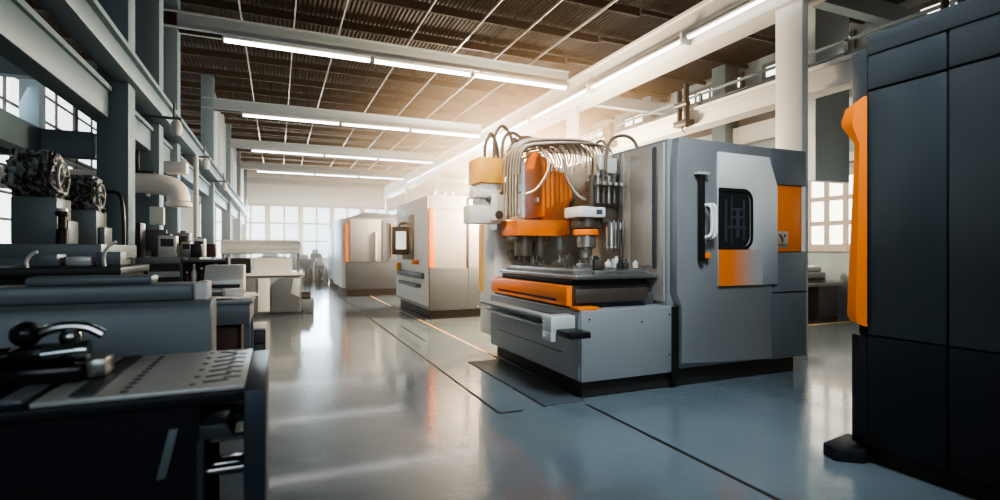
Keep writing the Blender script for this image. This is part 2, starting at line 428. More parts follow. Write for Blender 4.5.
# orange drawer front facing the aisle
b = MB(); b.prism([(4.92, .985), (7.1, .985), (7.1, 1.205), (4.92, 1.205)], 'x', 2.90, 2.97, .006, holes=[[(5.15, 1.02), (6.85, 1.02), (6.85, 1.05), (5.15, 1.05)]])
dr = part('drawer', M['orange'], b)
b = MB(); b.box(2.935, 2.96, 5.1, 6.9, 1.0, 1.06); part('drawer_slot', M['black'], b, dr)
b = MB(); b.box(2.97, 3.05, 4.90, 4.92+.0, .985, 1.19); b.box(2.98, 3.95, 4.86, 4.93, 1.02, 1.17, .006); b.box(2.97, 3.0, 4.9, 7.1, 1.16, 1.205)
part('drawer_side', M['bronze'], b, dr)
b = MB(); b.box(2.94, 3.2, 4.74, 4.93, .955, .985, .004); part('orange_corner', M['orange'], b)
# tray with handle under the drawer
b = MB(); b.box(2.72, 2.96, 4.98, 7.12, .83, .85, .004); b.box(2.72, 2.735, 4.98, 7.12, .83, .875); b.box(2.80, 2.96, 5.0, 7.1, .72, .745, .004)
tr = part('tray', M['plate'], b)
b = MB(); b.tube([(2.74, 5.0, .80), (2.68, 5.0, .78), (2.66, 5.1, .77), (2.66, 7.0, .77), (2.68, 7.08, .78), (2.74, 7.08, .80)], .012, 8, 1); part('tray_rail', M['metal'], b, tr)
b = MB(); b.box(2.64, 2.94, 4.80, 5.0, .72, .90, .012); b.box(2.64, 2.70, 4.80, 5.0, .63, .74, .01); part('tray_bracket', M['plate'], b, tr)
b = MB(); b.box(2.70, 2.94, 4.50, 4.80, .70, .765, .012); part('tray_handle', M['black'], b, tr)
# table
b = MB(); b.box(3.0, 4.12, 4.97, 7.15, .955, 1.09, .01); b.box(3.04, 4.12, 5.03, 7.15, 1.09, 1.20, .01); b.box(3.08, 4.12, 5.1, 7.1, 1.20, 1.27, .008)
part('table_bed', M['steel_dark'], b)
b = MB(); b.box(3.0, 4.13, 4.90, 7.0, 1.27, 1.325, .01)
b.box(3.06, 4.1, 5.05, 6.9, 1.325, 1.385, .008)
for k in range(4): b.box(3.06, 4.1, 5.3+k*.4, 5.33+k*.4, 1.383, 1.39)
tb = part('worktable', M['metal'], b)
b = MB(); b.box(3.3, 3.95, 4.98, 5.04, 1.325, 1.37, .01); part('table_stop', M['metal'], b, tb)
fx = MB(); random.seed(3)
for i in range(26):
    x = 3.08+random.random()*1.0; y = 4.98+random.random()*1.3; z = 1.385
    w = .025+random.random()*.035; h = .05+random.random()*.10
    c = MB()
    if i % 3 == 0:
        c.box(x-w, x+w, y-w*.7, y+w*.7, z, z+h, .008); c.cyl((x, y, z+h), (x, y, z+h+.03), w*.35, n=10); part('clamp', M['plate'] if i % 2 else M['bronze'], c, tb)
    elif i % 3 == 1:
        c.cyl((x, y, z), (x, y, z+h*.7), w, n=14); c.cyl((x, y, z+h*.7), (x, y, z+h), w*.6, n=14); part('stud', M['chrome'], c, tb)
    else:
        c.box(x-w*1.3, x+w*1.3, y-w*.5, y+w*.5, z, z+h*.6, .006); c.cyl((x-w*.8, y, z+h*.6), (x-w*.8, y, z+h), .012, n=8); c.cyl((x+w*.8, y, z+h*.6), (x+w*.8, y, z+h), .012, n=8); part('clamp', M['bronze'] if i % 2 else M['metal'], c, tb)
# enclosure body
b = MB(); b.box(4.16, 5.74, 4.78, 7.2, .20, 2.90, .02); b.box(5.7, 6.36, 4.74, 7.1, .22, 2.88, .015); encl = part('enclosure', M['steel'], b)
b = MB(); b.box(4.17, 4.26, 4.70, 4.80, .10, .95); part('shadow_gap', M['black'], b, encl)
# front skin: tapered left edge
b = MB(); b.prism([(4.27, .29), (4.30, .29), (5.72, .23), (5.72, 2.88), (4.24, 2.90), (4.20, 2.60), (4.20, 1.10), (4.27, .95)], 'y', 4.66, 4.80, .008)
fr = part('front_panel', M['steel'], b)
# door with window cut
M['door'] = grad_mat('door_blend', 2, 1.1, 2.75, (.34, .36, .37), (.80, .77, .73), .36, .1)  # base colour goes from grey low down to pale at the top
win = rrect(4.803, 5.352, 1.615, 2.33, (.0, .14, .14, .0), 6)
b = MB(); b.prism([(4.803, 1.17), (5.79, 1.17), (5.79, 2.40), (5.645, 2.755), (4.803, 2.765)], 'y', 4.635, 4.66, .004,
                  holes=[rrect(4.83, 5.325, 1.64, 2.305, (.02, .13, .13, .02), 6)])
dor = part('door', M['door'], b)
b = MB(); b.prism(rrect(4.80, 5.36, 1.605, 2.34, (.02, .15, .15, .02), 6), 'y', 4.628, 4.636, 0, holes=[rrect(4.835, 5.32, 1.64, 2.305, (.02, .12, .12, .02), 6)])
part('window_gasket', M['black'], b, dor)
b = MB(); b.prism(rrect(4.82, 5.335, 1.63, 2.315, (.02, .13, .13, .02), 6), 'y', 4.648, 4.656); part('window', M['glass_dark'], b, dor)
b = MB()
for x, z0, z1, w in ((4.93, 1.7, 2.2, .02), (5.02, 1.66, 2.25, .012), (5.12, 1.75, 2.1, .03), (5.22, 1.7, 2.22, .015)): b.box(x-w, x+w, 4.643, 4.648, z0, z1)
for x0, x1, z in ((5.0, 5.2, 2.08), (5.0, 5.2, 1.98), (4.95, 5.25, 1.86)): b.box(x0, x1, 4.641, 4.647, z, z+.03)
part('window_reflections', M['navy_edge'], b, dor)  # bars modelled in place of faint machinery reflections in the glass
M['door_orange'] = grad_mat('door_orange_blend', 0, .35-.05, .92, (.84, .212, .02), (.42, .42, .41), .36, .15)  # base colour fades from orange to grey along the strip
b = MB(); b.box(4.806, 5.52, 4.629, 4.636, 1.172, 1.605); part('orange_panel', M['door_orange'], b, dor)
# handle rail
b = MB(); b.box(4.485, 4.545, 4.58, 4.64, 1.47, 2.47, .012); hd = part('handle_rail', M['black'], b)
b = MB(); b.box(4.44, 4.62, 4.58, 4.66, 2.47, 2.50, .01); part('rail_cap', M['plate'], b, hd)
b = MB(); b.tube([(4.54, 4.62, 2.12), (4.56, 4.54, 2.12), (4.585, 4.52, 2.07), (4.585, 4.52, 1.80), (4.56, 4.54, 1.75), (4.54, 4.62, 1.75)], .02, 10, 2)
b.tube([(4.64, 4.66, 2.13), (4.65, 4.56, 2.13), (4.66, 4.54, 2.08), (4.66, 4.54, 1.79), (4.65, 4.56, 1.74), (4.64, 4.66, 1.74)], .022, 10, 2)
part('pull_handle', M['white'], b, hd)
b = MB(); b.box(4.56, 4.63, 4.58, 4.66, 1.50, 1.57, .01); part('orange_latch', M['orange'], b, hd)
# right-hand module: slate top, orange panel, slate foot
b = MB(); b.box(5.735, 6.36, 4.67, 4.75, 2.43, 2.89, .012); part('module_top', M['module'], b)
b = MB(); b.box(5.74, 6.30, 4.69, 4.75, 1.58, 2.43, .006); op = part('orange_panel', M['orange'], b)
b = MB(); b.box(6.30, 6.36, 4.68, 4.75, 1.58, 2.43); part('edge_strip', M['white'], b)
b = MB(); b.prism([(5.735, .22), (6.36, .22), (6.36, 1.57), (5.735, 1.57)], 'y', 4.665, 4.75, .01); ml = part('module_foot', M['module'], b)
b = MB(); b.box(5.735, 6.36, 4.66, 4.667, 1.055, 1.07); part('foot_seam', M['black'], b, ml)
# emblem plate
b = MB(); b.box(5.83, 6.04, 4.682, 4.692, 1.63, 1.84, .004); em = part('emblem_plate', mat('emblem_plate_metal', (.50, .42, .36), .4, .4, .1, 10), b)
b = MB()
for q in ([(5.865, 1.80), (5.90, 1.80), (5.945, 1.745), (5.945, 1.70), (5.915, 1.70), (5.915, 1.74)], [(6.005, 1.80), (5.975, 1.80), (5.955, 1.775), (5.97, 1.755)]): b.prism(q, 'y', 4.678, 4.684)
b.box(5.855, 6.015, 4.678, 4.684, 1.655, 1.662); b.box(5.855, 6.015, 4.678, 4.684, 1.672, 1.679)
part('emblem', M['rust'], b, em)
# side window panel in the enclosure's table side
M['sidep'] = mat('satin_side_panel', (.52, .47, .42), .34, .5, .1, 2, rvar=.08)
b = MB(); b.box(4.135, 4.165, 4.82, 7.15, 1.0, 2.86, .006); part('side_panel', M['sidep'], b)
b = MB(); b.box(4.115, 4.137, 4.98, 5.40, 1.42, 2.78, .006); sd = part('side_window', M['sidep'], b)
b = MB(); b.box(4.108, 4.12, 4.91, 4.98, 1.38, 2.82, .004)
for z in (1.6, 2.1, 2.6): b.cyl((4.10, 4.945, z), (4.11, 4.945, z), .012, n=10)
part('window_trim', M['steel_dark'], b, sd)
for y in (5.52, 5.58): part('guide_rod', M['chrome'], MB().cyl((4.08, y, 1.385), (4.08, y, 2.85), .012, n=10))
# rear column and back plate
b = MB(); b.box(2.98, 4.18, 7.15, 7.75, .30, 2.02, .015); b.box(3.5, 4.18, 7.1, 7.7, 2.02, 2.88, .01); rc = part('rear_column', M['white'], b)
b = MB(); b.box(2.96, 2.99, 7.62, 7.76, .95, 2.0); part('orange_edge', M['orange_soft'], b, rc)
b = MB(); b.box(3.2, 3.35, 7.10, 7.16, 1.45, 1.6, .01); b.box(3.55, 3.7, 7.10, 7.16, 1.3, 1.75, .01); part('cover_plate', M['steel'], b, rc)
# orange head with ribbed plates
hz0, hz1 = 1.78, 3.0
b = MB(); b.box(3.02, 3.86, 6.45, 7.05, 1.80, 2.02, .015); b.box(3.02, 3.7, 6.40, 6.5, 1.80, 1.84); head = part('orange_head', M['orange'], b)
for k in range(6):
    x = 3.43+k*.078; zb = 2.03+.03*k; zt = 2.92-.04*k; yf = 6.36+.012*k
    b = MB(); b.prism([(yf, zb+.16), (yf+.14, zb), (7.0, zb), (7.0, zt-.06), (6.9, zt), (yf+.16, zt), (yf, zt-.14)], 'x', x, x+.056, .012); part('head_rib', M['orange'], b, head)
b = MB(); b.prism(rrect(6.44, 6.98, 2.04, 2.92, (.02, .02, .22, .22), 6), 'x', 3.09, 3.14, .008); part('inner_panel', M['white'], b, head)
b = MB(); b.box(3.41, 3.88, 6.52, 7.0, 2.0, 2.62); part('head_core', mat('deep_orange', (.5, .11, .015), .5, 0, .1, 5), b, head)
pl = [(6.36, 2.06), (6.98, 2.06)]+[(6.67+.31*math.cos(a), 2.72+.28*math.sin(a)) for a in [i*PI/10 for i in range(11)]]
b = MB(); b.prism(pl, 'x', 3.36, 3.41, .01); part('head_plate', M['orange'], b, head)
for b in (MB().box(3.06, 3.1, 6.46, 6.6, 2.40, 2.50, .01), MB().box(3.06, 3.1, 6.5, 6.58, 2.1, 2.18, .008), MB().cyl((3.33, 6.5, 2.3), (3.365, 6.5, 2.3), .04, n=14)): part('plate_fitting', M['white'], b, head)
b = MB(); b.cyl((3.2, 6.62, 1.52), (3.2, 6.62, 1.80), .13, n=20); b.cyl((3.45, 6.62, 1.52), (3.45, 6.62, 1.80), .1, n=20); b.box(3.05, 3.6, 6.55, 6.9, 1.72, 1.80, .01); b.cyl((3.2, 6.62, 1.44), (3.2, 6.62, 1.52), .06, n=14)
part('head_nozzle', M['bronze'], b, head)
# yellow-orange gripper box and its white valve block
b = MB(); b.box(2.62, 3.02, 6.85, 7.3, 2.56, 2.92, .01); gb = part('amber_box', M['orange_soft'], b)
b = MB(); b.box(2.66, 3.0, 6.9, 7.25, 2.24, 2.56, .015); b.box(2.56, 2.8, 6.85, 7.15, 2.34, 2.44, .02); b.box(2.5, 2.98, 6.9, 7.2, 1.98, 2.24, .015)
b.cyl((2.6, 7.0, 2.44), (2.6, 7.0, 2.5), .06, n=14); b.box(2.8, 3.02, 6.8, 6.9, 2.02, 2.4, .01)
part('valve_block', M['white'], b, gb)
for b in (MB().cyl((2.9, 6.78, 2.1), (2.9, 6.84, 2.1), .06, n=16), MB().box(2.74, 2.86, 6.84, 6.9, 2.3, 2.36, .006), MB().cyl((2.95, 6.8, 2.4), (2.95, 6.86, 2.4), .03, n=12)): part('valve_fitting', M['bronze'], b, gb)
b = MB(); b.box(2.95, 3.1, 7.0, 7.2, 1.9, 2.6); part('valve_arm', M['metal'], b, gb)
# spindle with white collar
sx, sy = 3.74, 5.85
b = MB(); b.box(sx-.22, sx+.18, sy-.2, sy+.2, 2.02, 2.16, .025); sp = part('spindle_collar', M['white'], b)
b = MB(); b.box(sx+.03, sx+.12, sy-.204, sy-.2, 2.06, 2.12); part('collar_label', M['steel_dark'], b, sp)
b = MB(); b.cyl((sx, sy, 1.90), (sx, sy, 2.02), .14, n=24); b.box(sx-.17, sx+.17, sy-.1, sy+.1, 1.88, 1.99, .02); part('spindle_body', M['bronze'], b, sp)
b = MB(); b.lathe([(.155, 1.79), (.17, 1.80), (.17, 1.85), (.155, 1.87)], (sx, sy, 0), 28); part('spindle_ring', M['orange'], b, sp)
b = MB(); b.lathe([(.05, 1.50), (.075, 1.55), (.085, 1.62), (.13, 1.64), (.13, 1.79)], (sx, sy, 0), 20); part('spindle_nose', M['metal'], b, sp)
b = MB(); b.cyl((sx, sy, 1.41), (sx, sy, 1.50), .03, .045, n=14); part('tool', M['chrome'], b, sp)
# manifold stack above the spindle
b = MB(); b.box(3.72, 4.10, 5.65, 6.1, 2.16, 2.36, .02); b.box(3.78, 4.05, 5.6, 5.95, 2.36, 2.52, .02); b.box(3.9, 4.13, 5.7, 6.3, 1.95, 2.2, .02)
mf = part('manifold', M['bronze'], b)
for i in range(6):
    x = 3.68+i*.085; c = MB(); zz = 2.5+.04*(i % 3)
    c.cyl((x, 5.62, 2.2), (x, 5.62, zz), .03, n=14); c.cyl((x, 5.62, zz), (x, 5.62, zz+.05), .042, n=14); part('valve', M['metal'] if i % 2 else M['bronze'], c, mf)
for i in range(5):
    x = 3.7+i*.09; c = MB(); c.lathe([(.015, 2.42), (.045, 2.42), (.045, 2.46), (.015, 2.46)], (x, 5.52, 0), 14); part('collar', M['metal'], c, mf)
for i in range(4):
    x = 3.86+i*.07; c = MB(); c.cyl((x, 5.5, 1.65), (x, 5.5, 1.98), .022, n=12); c.cyl((x, 5.5, 1.58), (x, 5.5, 1.65), .012, n=10); part('probe', M['chrome'] if i % 2 else M['bronze'], c, mf)
c = MB(); c.box(3.88, 3.97, 5.5, 5.6, 1.62, 1.90, .015); c.box(3.90, 4.12, 5.52, 5.6, 1.86, 1.95, .012); part('sensor_block', M['white'], c, mf)
c = MB(); c.box(3.86, 4.05, 5.7, 5.85, 2.5, 2.86, .02); c.box(3.92, 4.1, 5.66, 5.7, 2.6, 2.8, .01); part('riser_bracket', M['plate'], c, mf)
c = MB(); c.box(3.9, 4.14, 5.9, 7.12, 2.2, 2.32, .02); part('carrier_arm', M['bronze'], c, mf)
# hoses: loops over the orange head, then to the manifold
random.seed(11)
for i in range(24):
    f = i/23; xs = 2.86+.015*(i % 8); y0 = 6.52-.012*i; top = 3.0+.10*math.sin(f*PI)+random.uniform(-.02, .02)
    xe = 3.50+.58*f; ye = 6.36-.62*f; end = 2.78-.16*random.random() if f < .6 else 2.55-.2*random.random()
    b = MB(); b.tube([(xs, y0, 2.05 if i % 8 in (0, 2, 5) else 2.6), (xs, y0, 2.7), (xs+.03, y0-.02, 2.95), (xs+.2, y0-.05, top), ((xs+xe)/2+.1, (y0+ye)/2, top+.02), (xe-.08, ye, top-.03), (xe+.02, ye-.03, top-.2), (xe-.02, ye-.03, end)], .0115, 8, 3)
    part('hose', M['hose_pale'] if i % 2 == 0 else M['hose'], b, mc)
for i in range(6):
    f = i/5; b = MB()
    b.tube([(2.98+.04*i, 6.9, 2.3), (2.96+.04*i, 6.85, 2.85), (3.05+.08*i, 6.75, 3.12-.02*i), (3.5+.08*i, 6.3, 3.12-.03*i), (3.9+.03*i, 5.9, 2.95-.03*i), (3.76+.06*i, 5.66, 2.55)], .014, 8, 3)
    part('hose', M['hose'] if i % 2 else M['hose_pale'], b, mc)
for i, (xa, ya, xb, yb, zt) in enumerate(((2.78, 7.05, 3.02, 7.15, 3.28), (2.95, 7.1, 3.3, 7.2, 3.42), (3.1, 7.15, 3.6, 7.3, 3.35), (3.25, 7.0, 3.9, 7.25, 3.28), (3.1, 6.9, 3.35, 7.0, 3.2))):
    b = MB(); b.tube([(xa, ya, 2.9), (xa, ya, zt-.15), (xa+.08, ya, zt), ((xa+xb)/2, (ya+yb)/2, zt+.05), (xb, yb, zt-.1), (xb+.03, yb, 2.75)], .026, 8, 3); part('loop_hose', M['hose'], b, mc)
b = MB(); b.tube([(4.12, 6.2, 2.2), (4.0, 6.1, 2.9), (4.0, 6.05, 3.05), (4.05, 5.9, 3.1), (4.12, 5.85, 2.9), (4.1, 5.8, 2.5)], .02, 8, 3); part('loop_hose', M['hose'], b, mc)
b = MB(); b.tube([(3.92, 5.66, 2.5), (3.92, 5.66, 2.9), (3.98, 5.6, 3.06), (4.12, 5.5, 3.08), (4.22, 5.45, 3.0), (4.24, 5.42, 2.88)], .022, 8, 3); part('loop_hose', M['hose'], b, mc)
b = MB(); b.tube([(3.08, 6.3, 2.35), (3.2, 6.2, 2.4), (3.36, 6.1, 2.7), (3.3, 6.2, 2.95), (3.2, 6.3, 3.05)], .02, 8, 3); part('loop_hose', M['hose_pale'], b, mc)
b = MB(); b.tube([(3.5, 6.0, 2.8), (3.52, 5.95, 2.5), (3.62, 5.85, 2.3), (3.72, 5.8, 2.25)], .022, 8, 3); part('loop_hose', M['hose'], b, mc)

# ================================================================== SECOND MACHINE
m2 = thing('machining_centre', 'tall pale machine with swing-out screen and orange corner strip, behind the big machine', 'machine', (4.4, 13.2, 0))
P2 = lambda n, m, b, p=m2: b.build(n, m, p)
P2('plinth', M['plinth'], MB().box(3.28, 5.9, 11.68, 14.95, 0, .24, .01))
M['m2front'] = grad_mat('m2_front_blend', 2, .9, 2.6, (.27, .27, .27), (.62, .58, .54), .4, .25)  # base colour gets darker towards the bottom
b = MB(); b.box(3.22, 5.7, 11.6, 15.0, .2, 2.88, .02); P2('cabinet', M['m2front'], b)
b = MB(); b.box(3.20, 5.75, 11.55, 11.62, .22, 1.18, .01); b.box(4.95, 6.1, 11.5, 12.2, .22, 1.32, .01); P2('lower_cover', M['steel_dark'], b)
b = MB(); b.box(3.20, 3.33, 11.57, 11.61, 1.2, 2.56, .004); P2('orange_strip', M['orange'], b)
b = MB(); b.box(4.14, 4.16, 11.54, 11.605, .3, 2.84); b.box(3.35, 5.68, 11.592, 11.602, 2.55, 2.562); P2('panel_seam', M['steel_dark'], b)
b = MB(); b.box(3.17, 3.23, 11.62, 14.98, .3, 2.86, .01); sdp = P2('side_panel', M['white'], b)
b = MB(); b.box(3.14, 3.18, 12.9, 14.1, 1.35, 2.5, .01); P2('door_window', M['bronze'], b, sdp)
b = MB(); b.box(3.10, 3.2, 11.9, 14.6, .92, 1.05, .01); b.box(3.05, 3.2, 12.2, 14.2, .70, .78, .01); P2('service_tray', M['steel_dark'], b, sdp)
P2('orange_knob', M['orange'], MB().box(3.02, 3.2, 12.4, 12.6, 1.25, 1.36, .02), sdp)
b = MB(); b.cyl((3.1, 14.4, 1.04), (3.1, 14.4, 1.2), .06, n=14); b.box(3.04, 3.14, 14.3, 14.5, 1.2, 1.26, .01); P2('orange_valve', M['orange_soft'], b, sdp)
arm = P2('screen_arm', M['steel_dark'], MB().tube([(3.2, 13.6, 2.3), (2.95, 13.45, 2.3), (2.9, 13.4, 2.2)], .035, 8, 1))
b = MB(); b.box(2.72, 3.14, 13.30, 13.42, 1.48, 2.20, .02); scr = P2('control_screen', M['black'], b)
P2('display', M['screen'], MB().box(2.80, 3.06, 13.292, 13.302, 1.62, 2.08), scr)
b = MB(); b.box(2.60, 2.68, 13.5, 13.6, 1.35, 2.3, .01); P2('screen_post', M['white'], b, scr)
P2('orange_strip', M['orange'], MB().box(2.68, 2.72, 13.5, 13.6, 1.4, 2.28), scr)
for x in (3.5, 3.75, 3.95): P2('roof_pipe', M['white'], MB().cyl((x, 12.2, 2.88), (x, 12.2, 3.02), .05, n=12)); P2('roof_box', M['white'], MB().box(x-.08, x+.05, 12.4, 12.6, 2.88, 2.97, .01))
# third and fourth machines
m3 = thing('machining_centre', 'grey machine cabinet with long white handle and sloped top vent, third along the line', 'machine', (3.2, 19.5, 0))
P3 = lambda n, m, b, p=m3: b.build(n, m, p)
P3('plinth', M['plinth'], MB().box(2.2, 5.0, 18.45, 21.5, 0, .26, .01))
P3('cabinet', M['steel'], MB().box(2.2, 5.0, 18.42, 21.6, .24, 2.72, .02))
P3('lower_cover', M['steel_dark'], MB().box(2.16, 5.02, 18.36, 18.44, .26, 1.15, .01))
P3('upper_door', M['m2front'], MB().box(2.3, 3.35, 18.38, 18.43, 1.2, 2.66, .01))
P3('side_door', M['steel'], MB().box(3.4, 4.2, 18.38, 18.43, 1.2, 2.66, .01))
P3('handle', M['white'], MB().box(3.12, 3.2, 18.28, 18.40, 1.25, 2.25, .02))
P3('orange_strip', M['orange'], MB().box(2.14, 2.24, 18.37, 18.44, 1.2, 2.5))
P3('side_panel', M['white'], MB().box(2.05, 2.21, 18.6, 21.4, .3, 2.7, .01))
P3('top_vent', M['steel_dark'], MB().prism([(2.25, 2.72), (4.9, 2.72), (4.4, 2.86), (2.8, 2.92)], 'y', 18.6, 20.5, .01))
m4 = thing('machining_centre', 'pale narrow machine at the end of the line, before the far windows', 'machine', (3.2, 25, 0))
P4 = lambda n, m, b, p=m4: b.build(n, m, p)
P4('plinth', M['plinth'], MB().box(2.35, 4.6, 24.1, 26.5, 0, .25, .01))
P4('cabinet', M['white'], MB().box(2.3, 4.6, 24.0, 26.6, .25, 2.6, .02))
P4('door', M['steel'], MB().box(2.5, 3.6, 23.95, 24.0, .4, 2.3, .01))
P4('orange_strip', M['orange_soft'], MB().box(2.28, 2.38, 23.95, 24.02, 1.2, 2.4))

# ================================================================== TALL DARK CABINET AT THE SIDE
cb = thing('machine_cabinet', 'tall dark steel machine cabinet with flared orange corner trim', 'cabinet', (4.9, 1.2, 0))
PC = lambda n, m, b, p=cb: b.build(n, m, p)
M['cab'] = mat('cabinet_blue_steel', (.088, .104, .116), .34, .45, .06, 2, rvar=.06)
PC('plinth', M['black'], MB().box(4.12, 6.4, -1.6, 2.55, 0, .12))
PC('cabinet_body', M['cab'], MB().box(4.12, 6.4, -1.7, 2.5, .10, 3.08, .01))
PC('shadow_backing', M['black'], MB().box(4.10, 4.125, -1.7, 2.46, .12, 3.06))
def cp(n, y0, y1, z0, z1, m='cab'): PC(n, M[m], MB().box(4.06, 4.115, y0, y1, z0, z1, .006))
cp('upper_panel', 1.995, 2.49, 2.795, 3.05); cp('upper_panel', .8, 1.98, 2.80, 3.05); cp('upper_panel', -1.7, .785, 2.80, 3.05)
cp('door', 1.995, 2.49, .97, 2.78); cp('door', .8, 1.98, .97, 2.785); cp('door', -1.7, .785, .97, 2.785)
cp('lower_panel', 1.995, 2.49, .14, .958, 'navy'); cp('lower_panel', .8, 1.98, .14, .958, 'navy'); cp('lower_panel', -1.7, .785, .14, .958, 'navy')  # lower panels coloured darker to stand in for the light falloff
# top fascia
b = MB(); b.prism([(2.49, 3.05), (2.49, 3.20), (-1.7, 3.20), (-1.7, 3.05)], 'x', 4.05, 6.4, .008); PC('top_fascia', M['cab'], b)
# slanted end section
def endsec(z0, z1, m, n, k=.0):
    b = MB(); b.prism([(4.07, 2.50), (4.11+k, 2.64), (4.6, 2.70), (4.6, 2.50)], 'z', z0, z1, .006); return PC(n, m, b)
endsec(2.72, 3.12, M['cab'], 'end_cap'); endsec(.12, .95, M['navy'], 'end_foot')
PC('end_core', M['navy'], MB().box(4.2, 4.8, 2.5, 2.64, .9, 2.75))
# orange flared trim: profile in (offset outward, z), swept over a little depth
pf = [(.05, 2.75), (.80, 2.67), (1.0, 2.57), (.95, 2.53), (.42, 2.40), (.46, 2.2), (.72, 1.2), (.74, 1.10), (.60, 1.05), (.05, 1.03)]
b = MB(); t = bmesh.new()
rows = []
for k, z in pf:                                          # door edge, front ridge, outer edge, return to the body
    rows.append([t.verts.new(c) for c in ((4.045, 2.485, z), (4.035-.035*k, 2.495+.07*k, z), (4.045-.03*k, 2.505+.155*k, z+.012*k), (4.14, 2.52+.16*k, z))])
for a, c in zip(rows, rows[1:]):
    for i in range(3): t.faces.new((a[i], a[i+1], c[i+1], c[i]))
t.faces.new(rows[0]); t.faces.new(rows[-1][::-1]); bmesh.ops.recalc_face_normals(t, faces=t.faces)
b.merge(t); PC('orange_trim', M['orange'], b)
b = MB(); b.prism([(3.88, 2.62), (4.02, 2.50), (4.3, 2.5), (4.3, 2.8), (3.92, 2.74)], 'z', 0, .10, .01); PC('foot_plate', M['navy'], b)

# ================================================================== FOREGROUND BENCH
wb = thing('workbench', 'dark steel workbench with pale perforated top plate, nearest the camera', 'workbench', (-1.2, 2.9, 0))
wb['label'] = 'dark steel workbench with a pale perforated top plate and slotted front'
PW = lambda n, m, b, p=wb: b.build(n, m, p)
b = MB(); b.box(-3.2, -.30, 2.52, 2.58, .05, .96); b.box(-3.2, -.12, 2.58, 3.4, .05, .12); b.box(-3.2, -3.1, 2.58, 3.4, .1, .96); b.box(-3.2, -.3, 3.34, 3.4, .1, .96); PW('carcass', M['navy'], b)
b = MB(); b.box(-3.2, -.10, 2.48, 3.42, .955, 1.0, .006); PW('top_rail', M['navy'], b)
b = MB(); b.box(-.86, -.13, 2.50, 3.40, 1.0, 1.02, .004); b.mi = 1
for k in range(11):
    y = 2.56+k*.075
    b.cyl((-.575, y, 1.0195), (-.575, y, 1.0215), .016, n=12)
    if k % 2 == 0: b.cyl((-.335, y+.02, 1.0195), (-.335, y+.02, 1.0215), .013, n=12)
random.seed(5)
for k in range(7):
    y = 2.62+k*.115; a = random.uniform(-.7, .7)
    b.box(-.25-.05, -.25+.05, y-.014, y+.014, 1.0195, 1.0215, rot=Matrix.Rotation(a, 3, 'Z'))
    b.box(-.19-.035, -.19+.035, y+.045, y+.065, 1.0195, 1.0215, rot=Matrix.Rotation(-a*.7, 3, 'Z'))
PW('perforated_plate', [M['plate'], M['black']], b)
b = MB(); b.box(-3.2, -.86, 2.50, 3.40, 1.0, 1.012); PW('dark_top', M['navy'], b)
for k, x in enumerate((-.70, -.92, -1.10)):
    b = MB(); b.box(x-.03, x+.03, 2.53, 3.36, 1.012, 1.03, .004)
    for j in range(22): b.box(x-.055, x-.03, 2.55+j*.037, 2.57+j*.037, 1.012, 1.028)
    PW('toothed_rail', M['slate'] if k else M['slate_d'], b)
b = MB(); b.box(-.13, -.045, 2.44, 3.40, .0, 1.005, .006); PW('end_panel', M['navy_edge'], b)
b = MB(); b.prism([(-.455, .66), (-.41, .86), (-.375, .86), (-.42, .66)], 'y', 2.50, 2.525, .003); PW('pull_strip', M['slate'], b)
b = MB(); b.box(-.30, -.12, 2.7, 3.2, .80, .84, .006); b.prism([(-.30, .86), (-.20, .86), (-.17, .80), (-.30, .80)], 'y', 2.5, 2.7, .004); PW('slide_bracket', M['slate_d'], b)
PW('slide_rod', M['chrome'], MB().box(-.30, -.13, 2.62, 2.66, .745, .765)); b = MB(); b.box(-.29, -.14, 2.60, 2.7, .60, .66, .01); b.cyl((-.3, 2.6, .63), (-.13, 2.6, .63), .02, n=12); PW('slide_block', M['chrome'], b)
b = MB(); b.box(-.31, -.285, 2.50, 2.56, .05, .80); PW('opening_edge', M['slate_d'], b)
# clamp fixture on the bench
cf = thing('clamp_fixture', 'dark glossy toggle clamp with rounded knobs on the bench top', 'clamp', (-1.0, 2.9, 1.03))
PF = lambda n, m, b, p=cf: b.build(n, m, p)
b = MB(); b.box(-1.30, -.98, 2.78, 3.04, 1.03, 1.10, .02); b.box(-1.26, -1.02, 2.84, 2.98, 1.10, 1.18, .03); PF('clamp_base', M['film'], b)
def ball(c, r, m, n): PF(n, m, MB().lathe([(r*math.sin(a)+.0005, -r*math.cos(a)) for a in [i*PI/10 for i in range(11)]], c, 20))
ball((-1.20, 2.88, 1.235), .056, M['film'], 'clamp_knob'); ball((-1.05, 2.9, 1.21), .042, M['chrome'], 'clamp_knob')
b = MB(); b.cyl((-1.12, 2.82, 1.15), (-1.0, 2.82, 1.16), .035, n=18); b.cyl((-1.0, 2.82, 1.16), (-.96, 2.82, 1.16), .045, n=18); PF('clamp_sleeve', M['chrome'], b)
b = MB(); b.tube([(-1.2, 2.88, 1.20), (-1.12, 2.88, 1.26), (-1.0, 2.9, 1.26), (-.93, 2.9, 1.215)], .022, 10, 2); PF('clamp_arm', M['chrome'], b)
b = MB(); b.cyl((-1.55, 2.9, 1.13), (-1.25, 2.9, 1.14), .04, n=16); b.cyl((-1.62, 2.9, 1.13), (-1.55, 2.9, 1.13), .055, n=16); PF('clamp_cylinder', M['film'], b)
b = MB(); b.box(-.98, -.90, 2.82, 2.98, 1.03, 1.12, .02); PF('clamp_jaw', M['metal'], b)

cf.location.x += .20
